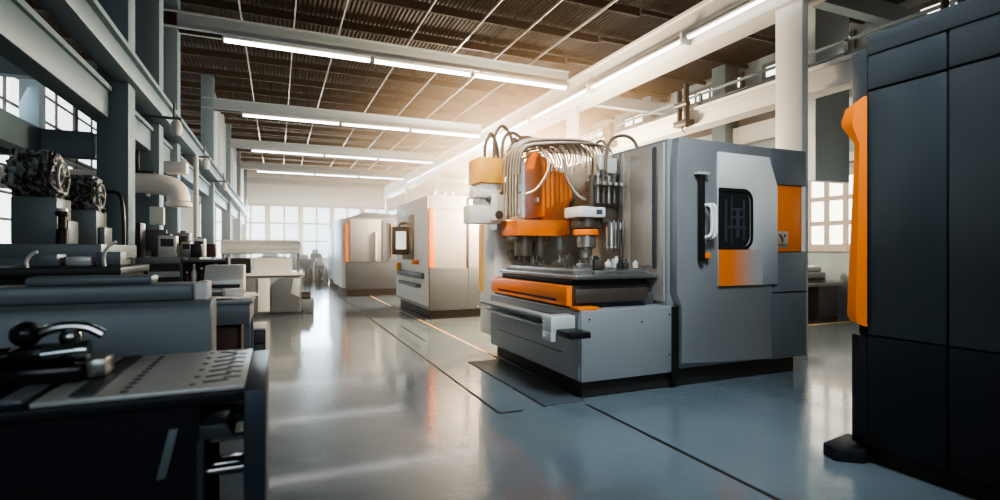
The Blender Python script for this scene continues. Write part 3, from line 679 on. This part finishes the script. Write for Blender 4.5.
# ================================================================== SLATE FEEDER BEHIND THE BENCH
sf = thing('sheet_feeder', 'long slate grey machine cover with rounded top edge behind the perforated bench', 'machine', (-2, 4.0, 0))
PS = lambda n, m, b, p=sf: b.build(n, m, p)
prof = [(3.62, 0), (3.62, 1.20), (3.64, 1.26), (3.69, 1.285), (3.98, 1.285), (3.98, 0)]
PS('cover', M['slate'], MB().prism(prof, 'x', -4.2, -.375, .006))
PS('rear_cover', M['slate'], MB().box(-4.2, -.49, 3.76, 4.1, 1.285, 1.385, .02).box(-4.2, -.49, 3.98, 4.1, 0, 1.285))
PS('pale_end', M['white'], MB().box(-.49, -.415, 3.82, 4.1, 1.22, 1.39, .008))
PS('top_tray', M['slate'], MB().box(-1.35, -.72, 3.86, 4.06, 1.385, 1.44, .02))

# ================================================================== DARK BENCH AND WRAPPED HEADS
lb = thing('slotted_machine', 'grey machine base with long slot carrying two film-wrapped heads', 'machine', (-3, 6.9, 0))
PL = lambda n, m, b, p=lb: b.build(n, m, p)
PL('base_block', M['slate_d'], MB().box(-4.4, -1.65, 6.35, 7.65, 0, 1.50, .01))
PL('top_rail', M['slate'], MB().box(-2.95, -1.60, 6.3, 7.72, 1.50, 1.66, .015))
PL('slot_panel', M['slate'], MB().prism([(-2.9, 1.30), (-1.75, 1.30), (-1.75, 1.52), (-2.9, 1.52)], 'y', 6.28, 6.36, .006, holes=[[(-2.75, 1.36), (-2.3, 1.36), (-2.3, 1.40), (-2.75, 1.40)]]))
PL('slot_plate', M['plate'], MB().box(-2.75, -2.3, 6.34, 6.35, 1.355, 1.40))
def wrapped_head(x, y, zb, s, label, hose):
    h = thing('wrapped_head', label, 'machine head', (x, y, zb), 'film-wrapped heads on the grey base')
    b = MB(); b.box(x-.20*s, x+.19*s, y-.2, y+.2, zb, zb+.5*s, .02); b.box(x+.19*s, x+.27*s, y-.15, y+.15, zb, zb+.26*s, .015); b.build('pedestal', M['slate'], h)
    prof = [(.10, -.25), (.20, -.24), (.25, -.18), (.235, -.08), (.27, .02), (.25, .11), (.26, .16), (.18, .19), (.05, .20)]
    fine = [(a[0]+(b_[0]-a[0])*q/5, a[1]+(b_[1]-a[1])*q/5) for a, b_ in zip(prof, prof[1:]) for q in range(5)]+[prof[-1]]
    c0 = Vector((x, y-.05, zb+.72*s)); t = MB(); t.lathe([(r*s, q*s) for r, q in fine], c0, 64, 'x')
    for v in t.bm.verts:
        p = v.co-c0; n = math.sin(p.x*31+p.z*23+x*9)*math.sin(p.z*41+p.y*27)+.6*math.sin(p.x*71+p.y*53)*math.sin(p.z*67-p.x*39)+.4*math.sin(p.z*120+p.x*90)
        v.co += p.normalized()*n*.020; v.co.y = c0.y+(v.co.y-c0.y)*.85
        if p.z < 0: v.co.x += .03*math.sin(p.z*30)
    hd = t.build('film_cover', M['wrap'], h)
    c = MB(); c.tube([(x+.19*s, y-.05+.16*s*math.cos(a), zb+.72*s+.16*s*math.sin(a)) for a in [i*PI/12 for i in range(25)]], .018, 8); c.build('face_ring', M['slate'], hd)
    c = MB(); c.box(x-.22*s, x+.14*s, y-.18, y+.1, zb+.93*s, zb+1.0*s, .03); c.build('film_fold', M['wrap'], hd)
    if hose: MB().tube([(x+.22, y-.1, zb+.62), (x+.36, y-.12, zb+.62), (x+.40, y-.15, zb+.35), (x+.40, y-.15, zb)], .022, 8, 3).build('hose', M['black'], h)
    return h
wrapped_head(-2.24, 6.85, 1.66, .96, 'big drum head wrapped in black film on a grey pedestal', False)
wrapped_head(-2.05, 7.5, 1.66, .80, 'smaller black film-wrapped head with a curved hose, beside the big one', True)
def small(name, label, cat, m, *bx, group=None, b=.008):
    return place(tag(MB().box(*bx, b=b).build(name, m), label, cat, group))
pump = thing('pump', 'dark vertical pump with ribbed neck between the two wrapped heads', 'pump', (-2.0, 6.6, 1.66))
MB().lathe([(.05, 1.66), (.05, 1.8), (.035, 1.82), (.035, 1.94), (.06, 1.95), (.06, 1.99)], (-2.0, 6.6, 0), 16).build('pump_body', M['black'], pump)
MB().cyl((-2.0, 6.6, 1.99), (-2.0, 6.6, 2.02), .045, n=14).build('pump_cap', M['plate'], pump)
# dark worktable in front
dt = thing('dark_worktable', 'low black worktable running in front of the grey slotted base', 'table', (-2.2, 5.3, 0))
MB().box(-4.2, -1.12, 4.9, 5.9, 1.40, 1.465, .01).build('tabletop', M['navy'], dt)
MB().box(-4.2, -1.15, 5.0, 5.85, .1, 1.40).build('cabinet', M['black'], dt)
for x, y in ((-1.15, 4.95), (-1.15, 5.85)): MB().box(x-.03, x+.03, y-.03, y+.03, 0, 1.4).build('leg', M['navy'], dt)
ct = thing('controller', 'small black control box with red lit display beside the grey column', 'controller', (-1.9, 8.6, 1.5))
MB().box(-2.05, -1.72, 8.5, 8.8, 1.5, 1.98, .01).build('case', M['black'], ct)
MB().box(-1.98, -1.8, 8.49, 8.502, 1.62, 1.90).build('display', M['red_led'], ct)
MB().box(-1.62, -1.45, 8.5, 8.6, 1.95, 2.2, .01).build('paper_note', M['paper'], ct)
# second bench line behind, with equipment
b2 = thing('workbench', 'grey workbench line beyond the column, stacked with equipment', 'workbench', (-1.7, 9.2, 0))
MB().box(-3.4, -1.0, 8.4, 9.9, 1.40, 1.50, .01).build('worktop', M['slate'], b2)
MB().box(-3.3, -1.05, 8.5, 9.8, 0, 1.40).build('cabinet', M['slate_d'], b2)
MB().box(-2.0, -1.06, 8.46, 8.5, 1.22, 1.30).build('drawer_slot', M['plate'], b2)
small('monitor', 'dark monitor seen from behind on the grey workbench line', 'monitor', M['steel_dark'], -1.85, -1.50, 9.0, 9.06, 1.58, 1.90)
place(tag(MB().cyl((-1.66, 9.03, 1.50), (-1.66, 9.03, 1.58), .05, n=12).build('monitor_stand', M['black']), 'short round stand under the dark monitor', 'stand'))
eq = [(-1.40, 8.55, .22, .3, 'plate', 'pale boxy gauge on the front edge of the workbench line'), (-1.18, 8.6, .12, .22, 'metal', 'slim metal canister at the aisle corner of the workbench line'),
      (-1.3, 9.1, .2, .36, 'steel', 'grey upright instrument behind the slim canister'), (-1.12, 9.4, .16, .28, 'white', 'white case at the back corner of the workbench line')]
for x, y, w, h, m, l in eq:
    t = thing('instrument', l, 'instrument', (x, y, 1.5), 'instruments on the workbench line')
    MB().box(x-w/2, x+w/2, y-.1, y+.1, 1.5, 1.5+h, .015).build('case', M[m], t); MB().box(x-w*.35, x+w*.35, y-.11, y-.1, 1.5+h*.5, 1.5+h*.85).build('face', M['screen_d'], t)
    MB().cyl((x, y, 1.5+h), (x, y, 1.53+h), w*.2, n=12).build('knob', M['bronze'], t)
# pedestal hose stand: curved white pipe
cp_ = tag(MB().tube([(-1.30, 5.2, 1.465), (-1.31, 5.2, 1.56), (-1.27, 5.2, 1.64), (-1.22, 5.2, 1.67)], .014, 8, 3).build('curved_pipe', M['white']), 'thin white curved pipe rising from the black worktable', 'pipe'); place(cp_)
cp_ = tag(MB().tube([(-1.72, 4.98, 1.465), (-1.73, 4.98, 1.52), (-1.69, 4.98, 1.575), (-1.66, 4.98, 1.585)], .0115, 8, 3).build('curved_pipe', M['white']), 'short white curved pipe at the front edge of the black worktable', 'pipe'); place(cp_)
for i, (x, y, h, m) in enumerate(((-1.75, 5.5, .1, 'slate'), (-1.55, 5.6, .08, 'plate'), (-1.35, 5.65, .12, 'slate'))):
    small('parts_box', ['slate box on the black worktable, by the grey base', 'pale flat box in the middle of the black worktable', 'slate box at the aisle end of the black worktable'][i], 'box', M[m], x-.1, x+.08, y-.1, y+.1, 1.465, 1.465+h, group='boxes on the black worktable')
# shelf rack of bottles beside the bench line
rk = thing('rack', 'dark steel rack of small bottles beside the paper-strewn table', 'rack', (-1.0, 8.1, 0))
b = MB()
for x in (-1.15, -.62): b.box(x-.015, x+.015, 7.9, 8.3, 0, 1.50)
MB().box(-1.15, -.62, 7.9, 8.3, 1.06, 1.09).build('shelf', M['steel_dark'], rk); MB().box(-1.15, -.62, 7.9, 8.3, 1.44, 1.47).build('shelf', M['steel_dark'], rk); MB().box(-1.15, -.62, 8.28, 8.3, .1, 1.44).build('back_panel', M['navy'], rk)
b.build('frame', M['steel_dark'], rk)
for i in range(6):
    x = -1.1+i*.085; hh = .2+.05*((i*2) % 3)
    t = thing('bottle', 'small %s bottle on the dark rack, %s' % (('brown', 'pale', 'dark')[i % 3], ['at the column end', 'second from the column end', 'third from the column end', 'third from the aisle end', 'second from the aisle end', 'at the aisle end'][i]), 'bottle', (x, 7.98, 1.092), 'bottles on the dark rack')
    MB().lathe([(.03, 1.09), (.034, 1.10), (.034, 1.09+hh*.7), (.014, 1.09+hh*.85), (.014, 1.09+hh)], (x, 7.98, .002), 12).build('bottle_body', M[('rust', 'plate', 'black')[i % 3]], t)
    MB().cyl((x, 7.98, 1.09+hh), (x, 7.98, 1.115+hh), .017, n=10).build('cap', M['white'], t)
for i, (x, w) in enumerate(((-1.0, .12), (-.82, .1))):
    small('tin_box', ['dark tin box on top of the bottle rack', 'red-brown tin box on top of the bottle rack'][i], 'box', M['black' if i == 0 else 'rust'], x-w/2, x+w/2, 8.0, 8.2, 1.502, 1.68)

# ================================================================== PAPER TABLE
pt = thing('side_table', 'narrow dark-fronted side table strewn with papers beside the aisle', 'table', (-.9, 6.8, 0))
MB().box(-1.55, -.24, 6.2, 7.3, 1.02, 1.07, .008).build('tabletop', M['steel'], pt)
MB().box(-1.5, -.27, 6.24, 7.25, .80, 1.02, .006).build('apron', M['module'], pt)
MB().box(-1.5, -.36, 6.35, 7.2, .06, .80).build('cabinet', M['plinth'], pt)
MB().box(-.62, -.40, 6.33, 6.35, .1, .76, .005).build('cabinet_door', M['rust'], pt)
for y in (6.3, 7.18): MB().box(-.33, -.27, y-.03, y+.03, 0, .80).build('leg', M['module'], pt)
random.seed(9)
labs = ['loose white sheet at the aisle corner of the paper table', 'white sheet lying askew near the table front', 'white sheet in the middle of the paper table', 'white sheet at the aisle edge beside the printer on the paper table', 'folded pale leaflet lying over another sheet on the paper table', 'dark covered notebook among the papers']
for i, (x, y, a, z) in enumerate(((-.36, 6.45, .2, 0), (-.62, 6.68-.28, -.5, .006), (-.80, 6.45, .3, 0), (-.30, 6.75, -.05, .0), (-.58, 6.36, .4, .012), (-1.1, 6.4, -.2, 0))):
    t = MB(); t.box(x-.11, x+.11, y-.15, y+.15, 1.072+z, 1.077+z+.012*(i == 5), rot=Matrix.Rotation(a, 3, 'Z'))
    place(tag(t.build(['paper_sheet', 'paper_sheet', 'paper_sheet', 'paper_sheet', 'leaflet', 'notebook'][i], M['paper'] if i != 5 else M['black']), labs[i], 'paper' if i < 5 else 'notebook', 'papers on the side table' if i < 4 else None))
for x, y, h, a, l in ((-.45, 6.56, .09, .3, 'tall ragged pile of documents in front of the printer'), (-.93, 6.68, .07, -.2, 'low pile of documents at the inner side of the printer')):
    t = MB(); random.seed(int(h*1000))
    for k in range(int(h/.012)): t.box(x-.10, x+.10, y-.07, y+.07, 1.082+k*.012, 1.092+k*.012, rot=Matrix.Rotation(a+random.uniform(-.25, .25), 3, 'Z'))
    place(tag(t.build('document_pile', M['paper']), l, 'papers', None))
pr = thing('printer', 'pale office printer with sloping lid on the paper table', 'printer', (-.57, 7.05, 1.07))
MB().prism([(6.82, 1.07), (7.28, 1.07), (7.28, 1.42), (7.0, 1.42), (6.82, 1.25)], 'x', -.78, -.36, .015).build('printer_body', M['plate'], pr)
MB().box(-.74, -.40, 6.79, 6.83, 1.16, 1.20, .005).build('paper_slot', M['black'], pr)
MB().box(-.74, -.40, 6.70, 6.84, 1.12, 1.135).build('output_tray', M['white'], pr)
dc = thing('pedestal_drawer', 'small dark drawer pedestal on the floor at the end of the paper table', 'drawer pedestal', (-.15, 7.5, 0))
MB().box(-.36, -.14, 7.32, 7.9, .02, .58, .01).build('pedestal_body', M['navy'], dc)
for z in (.06, .24, .42): MB().box(-.34, -.16, 7.305, 7.32, z, z+.15, .004).build('drawer', M['slate_d'], dc)
MB().box(-.37, -.13, 7.31, 7.91, .58, .61, .005).build('pedestal_top', M['plate'], dc)

# ================================================================== ROLLER MACHINE
rm = thing('roller_machine', 'pale machine with a long white roller cover above a worktop, beside the aisle', 'machine', (-.3, 14.5, 0))
PR = lambda n, m, b, p=rm: b.build(n, m, p)
PR('plinth', M['steel_dark'], MB().box(-1.2, .6, 13.75, 15.1, 0, .1))
PR('cabinet', M['steel'], MB().box(-1.2, .55, 13.72, 15.1, .08, .98, .01))
PR('worktop', M['white'], MB().box(-1.3, .62, 13.62, 15.2, .98, 1.04, .01))
PR('white_door', M['white'], MB().box(-.42, -.16, 13.68, 13.73, .12, .92, .008))
PR('dark_panel', M['module'], MB().prism(rrect(-.12, .52, .10, .94, (.02, .02, .02, .35), 6), 'y', 13.66, 13.73, .008))
PR('curved_cover', M['plate'], MB().prism([(.30, .55), (.50, .45), (.52, .9), (.36, .9), (.33, .7)], 'y', 13.64, 13.67, .004))
for x in (-1.2, .5):
    PR('post', M['steel'], MB().box(x-.03, x+.03, 14.3, 14.4, 1.04, 1.75))
b = MB(); b.cyl((-1.25, 14.35, 1.66), (.55, 14.35, 1.66), .16, n=24); b.box(-1.25, .55, 14.2, 14.6, 1.5, 1.6, .02); PR('roller_cover', M['plate'], b)
PR('control_hood', M['white'], MB().prism([(13.8, 1.04), (14.5, 1.04), (14.5, 1.40), (14.1, 1.40)], 'x', -.55, .35, .02))
PR('dark_bay', M['black'], MB().box(-1.15, -.6, 14.0, 14.5, 1.04, 1.4))
PR('side_motor', M['bronze'], MB().lathe([(.05, .55), (.12, .56), (.12, .78), (.06, .80)], (0, 14.2, .42), 14, 'x'))
PR('side_step', M['steel_low'], MB().box(.56, .86, 13.9, 14.9, 0, .36, .01))
PR('upper_rail', M['white'], MB().box(-1.25, .52, 14.7, 14.78, 1.75, 1.86, .01))
# pale far equipment and crates in front of the far windows
for i, (x, y, w, h, m, l) in enumerate(((1.25, 27.5, .8, 1.15, 'steel_low', 'pale grey far cabinet just past the roller machine'), (2.0, 27.9, .5, .95, 'white', 'white far cabinet in the middle of the group below the windows'), (-.2, 26.5, 1.2, 1.3, 'steel', 'wide grey far cabinet behind the roller machine'), (2.0, 30.5, .6, 1.4, 'steel_dark', 'tall dark far cabinet close to the far windows'), (1.0, 31.5, .9, 1.2, 'steel', 'grey far cabinet standing against the far windows'))):
    t = thing('far_cabinet', l, 'cabinet', (x, y, 0), 'cabinets before the far windows')
    MB().box(x-w/2, x+w/2, y, y+.8, .06, h, .02).build('cabinet_body', M[m], t); MB().box(x-w*.4, x+w*.4, y-.02, y, h*.2, h*.85, .005).build('cabinet_door', M['module'], t)
    MB().box(x-w*.35, x+w*.2, y+.1, y+.5, h, h+.22, .02).build('top_unit', M['white'], t); MB().box(x-w*.45, x+w*.45, y+.02, y+.75, 0, .06).build('base', M['black'], t)
for i in range(4):
    x = 1.05+i*.36; y = 25.6+.3*(i % 2)
    t = thing('gas_bottle', 'far gas bottle standing before the far windows, %s' % ['at the aisle end of the row', 'second in the row', 'third in the row', 'beside the end machine'][i], 'gas bottle', (x, y, 0), 'gas bottles before the far windows')
    MB().lathe([(.10, 0), (.115, .02), (.115, .62), (.05, .74), (.03, .75)], (x, y, 0), 14).build('bottle_body', M[['plate', 'steel_dark', 'bronze', 'plate'][i]], t); MB().cyl((x, y, .75), (x, y, .84), .03, n=10).build('valve', M['chrome'], t)

# ================================================================== DUCT ON THE LEFT
du = thing('air_duct', 'white ventilation duct with rounded elbow reaching out in front of the columns', 'duct', (-2.2, 9.8, 2.3))
PD = lambda n, m, b, p=du: b.build(n, m, p)
b = MB(); b.tube([(-3.8, 9.8, 2.66), (-1.9, 9.8, 2.66), (-1.62, 9.8, 2.64), (-1.48, 9.8, 2.56), (-1.46, 9.8, 2.38)], .165, 20, 3); PD('duct_pipe', M['white'], b)
PD('duct_collar', M['beam_pale'], MB().cyl((-2.25, 9.8, 2.66), (-2.2, 9.8, 2.66), .185, n=20))
PD('duct_mouth', M['white'], MB().lathe([(.165, 2.30), (.19, 2.31), (.19, 2.37), (.165, 2.38)], (-1.46, 9.8, 0), 20))
PD('duct_box', M['white'], MB().box(-1.66, -1.34, 9.68, 9.98, 2.84, 3.02, .02))
PD('duct_bracket', M['beam'], MB().box(-2.02, -1.9, 9.76, 10.079, 2.46, 2.52))
dp = tag(MB().box(-2.18, -1.8, 9.7, 9.92, 2.827, 2.85, .006).box(-2.06, -2.0, 9.78, 9.84, 2.85, 3.18, .01).build('damper_lever', M['black']), 'black lever plate standing on top of the white duct', 'lever'); place(dp)
for i, (y, l) in enumerate(((9.3, 'dark bracket lamp on the crane beam by the white duct'), (12.9, 'dark bracket lamp on the crane beam beyond the white duct'), (17.3, 'dark bracket lamp far along the crane beam'))):
    t = thing('bracket_lamp', l, 'lamp', (-1.5, y, 3.6), 'bracket lamps on the crane beam')
    MB().tube([(-2.05, y, 3.45), (-2.05, y, 3.62), (-1.35, y, 3.62)], .022, 8, 1).build('bracket_arm', M['steel_dark'], t)
    MB().lathe([(.03, 3.60), (.07, 3.55), (.085, 3.45), (.05, 3.36), (.02, 3.35)], (-1.42, y, 0), 16).build('lamp_shade', M['beam_pale'], t)
    MB().cyl((-1.45, y, 3.62), (-1.45, y, 3.86), .018, n=8).build('hanger', M['steel_dark'], t)
pp = thing('standpipe', 'thin pale vertical pipe rising beside the bench line to the crane beam', 'pipe', (-1.5, 11.9, 0))
MB().cyl((-1.42, 11.4, 0), (-1.42, 11.4, 3.4), .045, n=14).build('pipe', M['beam_pale'], pp); MB().cyl((-1.42, 11.4, 1.3), (-1.42, 11.4, 1.36), .065, n=14).build('pipe_collar', M['steel'], pp)

# ================================================================== HOISTS ON THE RIGHT CRANE BEAM
for i, (y, z0, h, l) in enumerate(((7.9, 4.0, .85, 'dark cable hoist hanging on the crane beam above the side enclosure'), (10.4, 4.05, .6, 'dark cable hoist further along the crane beam, over the hose loops'), (3.45, 4.32, .9, 'black cable bracket above the tall dark cabinet'))):
    t = thing('cable_hoist', l, 'hoist', (7.4, y, z0), 'cable hoists on the crane beam')
    MB().box(7.30, 7.40, y-.03, y+.03, z0, z0+h, .01).build('hanger_bar', M['black'], t)
    MB().box(7.28, 7.38, y+.14, y+.19, z0+.1, z0+h*.9, .01).build('hanger_bar', M['black'], t)
    b = MB(); b.box(7.24, 7.46, y-.10, y+.26, z0+.02, z0+.14, .02); b.build('hoist_block', M['navy'], t); MB().cyl((7.3, y-.1, z0+.45), (7.3, y+.24, z0+.45), .06, n=14).build('hoist_drum', M['navy'], t)
    MB().tube([(7.34, y+.08, z0+.1), (7.33, y+.1, z0-.05), (7.36, y+.04, z0-.1), (7.34, y, z0-.03)], .014, 8, 2).build('hook', M['black'], t)

# ================================================================== RIGHT AISLE EQUIPMENT
rb = thing('workbench', 'grey workbench with a flat printer on it, in the side aisle behind the orange trim', 'workbench', (11, 8.3, 0))
MB().box(9.9, 12.0, 7.9, 9.2, .78, .85, .01).build('worktop', M['steel'], rb); MB().box(10.0, 11.95, 8.0, 9.1, 0, .06).build('base', M['black'], rb)
MB().box(10.0, 10.6, 8.0, 9.1, .06, .78).build('cabinet', M['steel_dark'], rb)
MB().box(11.3, 11.95, 8.0, 9.1, .06, .78).build('cabinet', M['steel_dark'], rb)
MB().box(10.0, 11.95, 8.9, 9.1, .3, .78).build('back_panel', M['slate_d'], rb)
fp = thing('plotter', 'grey flat plotter lying on the side aisle workbench', 'plotter', (11, 8.4, .85))
MB().box(10.2, 11.7, 8.1, 8.9, .85, 1.08, .03).build('plotter_body', M['steel'], fp); MB().box(10.3, 11.6, 8.05, 8.15, .9, .96, .01).build('paper_slot', M['black'], fp); MB().cyl((10.2, 8.3, 1.16), (11.7, 8.3, 1.16), .09, n=16).build('plotter_roll', M['plate'], fp)
sm = thing('side_machine', 'pale machine with knobs and rails below the side aisle windows', 'machine', (11.2, 10.4, 0))
MB().box(9.9, 12.2, 10.0, 11.2, .06, 1.25, .02).build('machine_body', M['steel_dark'], sm); MB().box(9.8, 12.2, 9.95, 11.2, 1.25, 1.40, .02).build('bed', M['steel'], sm)
for i in range(5): MB().lathe([(.10, 1.40), (.12, 1.43), (.10, 1.62), (.05, 1.68)], (10.2+i*.38, 10.4, 0), 14).build('knob', M['plate'], sm)
MB().box(10.0, 12.1, 10.7, 10.78, 1.72, 1.80).build('rail', M['steel'], sm)
for x in (10.05, 12.05): MB().box(x-.04, x+.04, 10.7, 10.78, 1.4, 1.72).build('post', M['steel'], sm)
hp = struct(MB().box(10.5, 11.6, 7.5, 7.7, 3.08, HZ, .01).build('wall_panel', M['beam_cool']))

# ================================================================== LIGHT, HAZE, CAMERA
def area(name, loc, aim, sx, sy, e, col):
    l = bpy.data.lights.new(name, 'AREA'); l.shape = 'RECTANGLE'; l.size = sx; l.size_y = sy; l.energy = e; l.color = col
    o = bpy.data.objects.new(name, l); o.location = loc
    o.rotation_euler = (Vector(aim)-Vector(loc)).to_track_quat('-Z', 'Y').to_euler(); COL.objects.link(o); return o
area('light_back_windows', (3, 37.5, 3.2), (3, 0, 2.0), 14, 3.4, 3000, (1, .90, .78))
area('light_left_windows', (-5.8, 21, 4), (4, 20, 0), 24, 3.5, 900, (.74, .90, 1))
area('light_right_windows', (12.1, 15, 2.9), (3, 13, 1.5), 12, 2.0, 1900, (1, .88, .74))
area('light_clerestory', (11.9, 9.5, 6.1), (3, 7.5, 1), 14, .5, 220, (1, .93, .84))
area('light_front_fill', (2.0, -4.2, 3.6), (3.5, 5, 1.2), 12, 2.8, 130, (.66, .86, 1))  # cool fill added from the unseen front end
area('light_machine_fill', (2.4, 1.2, 5.6), (3.9, 5.2, .9), 1.2, 1.2, 95, (.82, .93, 1)).data.spread = 1.5  # added fill aimed at the main machine's front, not a hall fixture
def lamp(name, loc, e, col, r):
    p = bpy.data.lights.new(name, 'POINT'); p.energy = e; p.color = col; p.shadow_soft_size = r
    o = bpy.data.objects.new(name, p); o.location = loc; COL.objects.link(o)
sl = bpy.data.lights.new('warm_head_fill', 'SPOT'); sl.energy = 1000; sl.color = (1, .76, .48); sl.spot_size = .75; sl.spot_blend = .8; sl.shadow_soft_size = .3  # added spot that warms the orange head and the haze before it
so = bpy.data.objects.new('warm_head_fill', sl); so.location = (.2, 5.6, 4.9); so.rotation_euler = (Vector((3.45, 6.7, 2.3))-Vector((.2, 5.6, 4.9))).to_track_quat('-Z', 'Y').to_euler(); COL.objects.link(so)
lamp('warm_glow_fill', (5.3, 9.8, 3.2), 2300, (1, .72, .46), .35)  # added hidden light, makes the haze glow behind the main machine
lamp('warm_bay_fill', (6.2, 17.0, 4.2), 2400, (1, .80, .60), .4)  # second added light for the haze glow, further down the hall

w = bpy.data.worlds.new('World'); SC.world = w; w.cycles.volume_step_size = 4.0; SC.cycles.volume_max_steps = 24; SC.cycles.volume_step_rate = 8.0;
SC.cycles.max_bounces = 8; SC.cycles.diffuse_bounces = 4; SC.cycles.glossy_bounces = 4; SC.cycles.volume_bounces = 0
w.use_nodes = True
w.node_tree.nodes['Background'].inputs[0].default_value = (.6, .68, .78, 1); w.node_tree.nodes['Background'].inputs[1].default_value = .3

# warm haze: thin everywhere, thicker low down around the machines and towards the far end
nt = w.node_tree; L = nt.links.new
vs = nt.nodes.new('ShaderNodeVolumeScatter'); vs.inputs['Color'].default_value = (1, .70, .46, 1); vs.inputs['Anisotropy'].default_value = .2
tc = nt.nodes.new('ShaderNodeNewGeometry')
def blob(c, r, d):
    """density d falling off smoothly from the centre c over the radii r"""
    sub = nt.nodes.new('ShaderNodeVectorMath'); sub.operation = 'SUBTRACT'; sub.inputs[1].default_value = c
    dv = nt.nodes.new('ShaderNodeVectorMath'); dv.operation = 'DIVIDE'; dv.inputs[1].default_value = r
    ln = nt.nodes.new('ShaderNodeVectorMath'); ln.operation = 'LENGTH'
    mr = nt.nodes.new('ShaderNodeMapRange'); mr.interpolation_type = 'SMOOTHSTEP'
    mr.inputs['From Min'].default_value = 0; mr.inputs['From Max'].default_value = 1; mr.inputs['To Min'].default_value = d; mr.inputs['To Max'].default_value = 0
    L(tc.outputs['Position'], sub.inputs[0]); L(sub.outputs[0], dv.inputs[0]); L(dv.outputs[0], ln.inputs[0]); L(ln.outputs['Value'], mr.inputs['Value'])
    return mr.outputs['Result']
def add(a, b):
    m = nt.nodes.new('ShaderNodeMath'); m.operation = 'ADD'; L(a, m.inputs[0])
    if isinstance(b, float): m.inputs[1].default_value = b
    else: L(b, m.inputs[1])
    return m.outputs[0]
dens = add(add(add(blob((3.4, 7.2, 2.6), (2.5, 3.4, 1.8), .20), blob((5.2, 12.0, 3.6), (5.5, 7.0, 3.0), .13)), blob((2.5, 34.0, 2.2), (10.0, 27.0, 4.2), .09)), .004)
L(dens, vs.inputs['Density']); L(vs.outputs[0], nt.nodes['World Output'].inputs['Volume'])

cam = bpy.data.cameras.new('camera'); co = bpy.data.objects.new('camera', cam); COL.objects.link(co)
TH = math.atan2(223, 520)
co.location = (0, 0, 1.6); co.rotation_euler = (PI/2, 0, -TH)
cam.sensor_width = 36; cam.lens = 36*520/1000; cam.clip_end = 200; cam.clip_start = .05
cam.dof.use_dof = True; cam.dof.focus_distance = 7.5; cam.dof.aperture_fstop = 1.1
SC.camera = co
SC.view_settings.view_transform = 'AgX'
SC.view_settings.look = 'AgX - High Contrast'
SC.view_settings.exposure = 0.0
for o in bpy.data.objects:
    if '_o' in o: del o['_o']
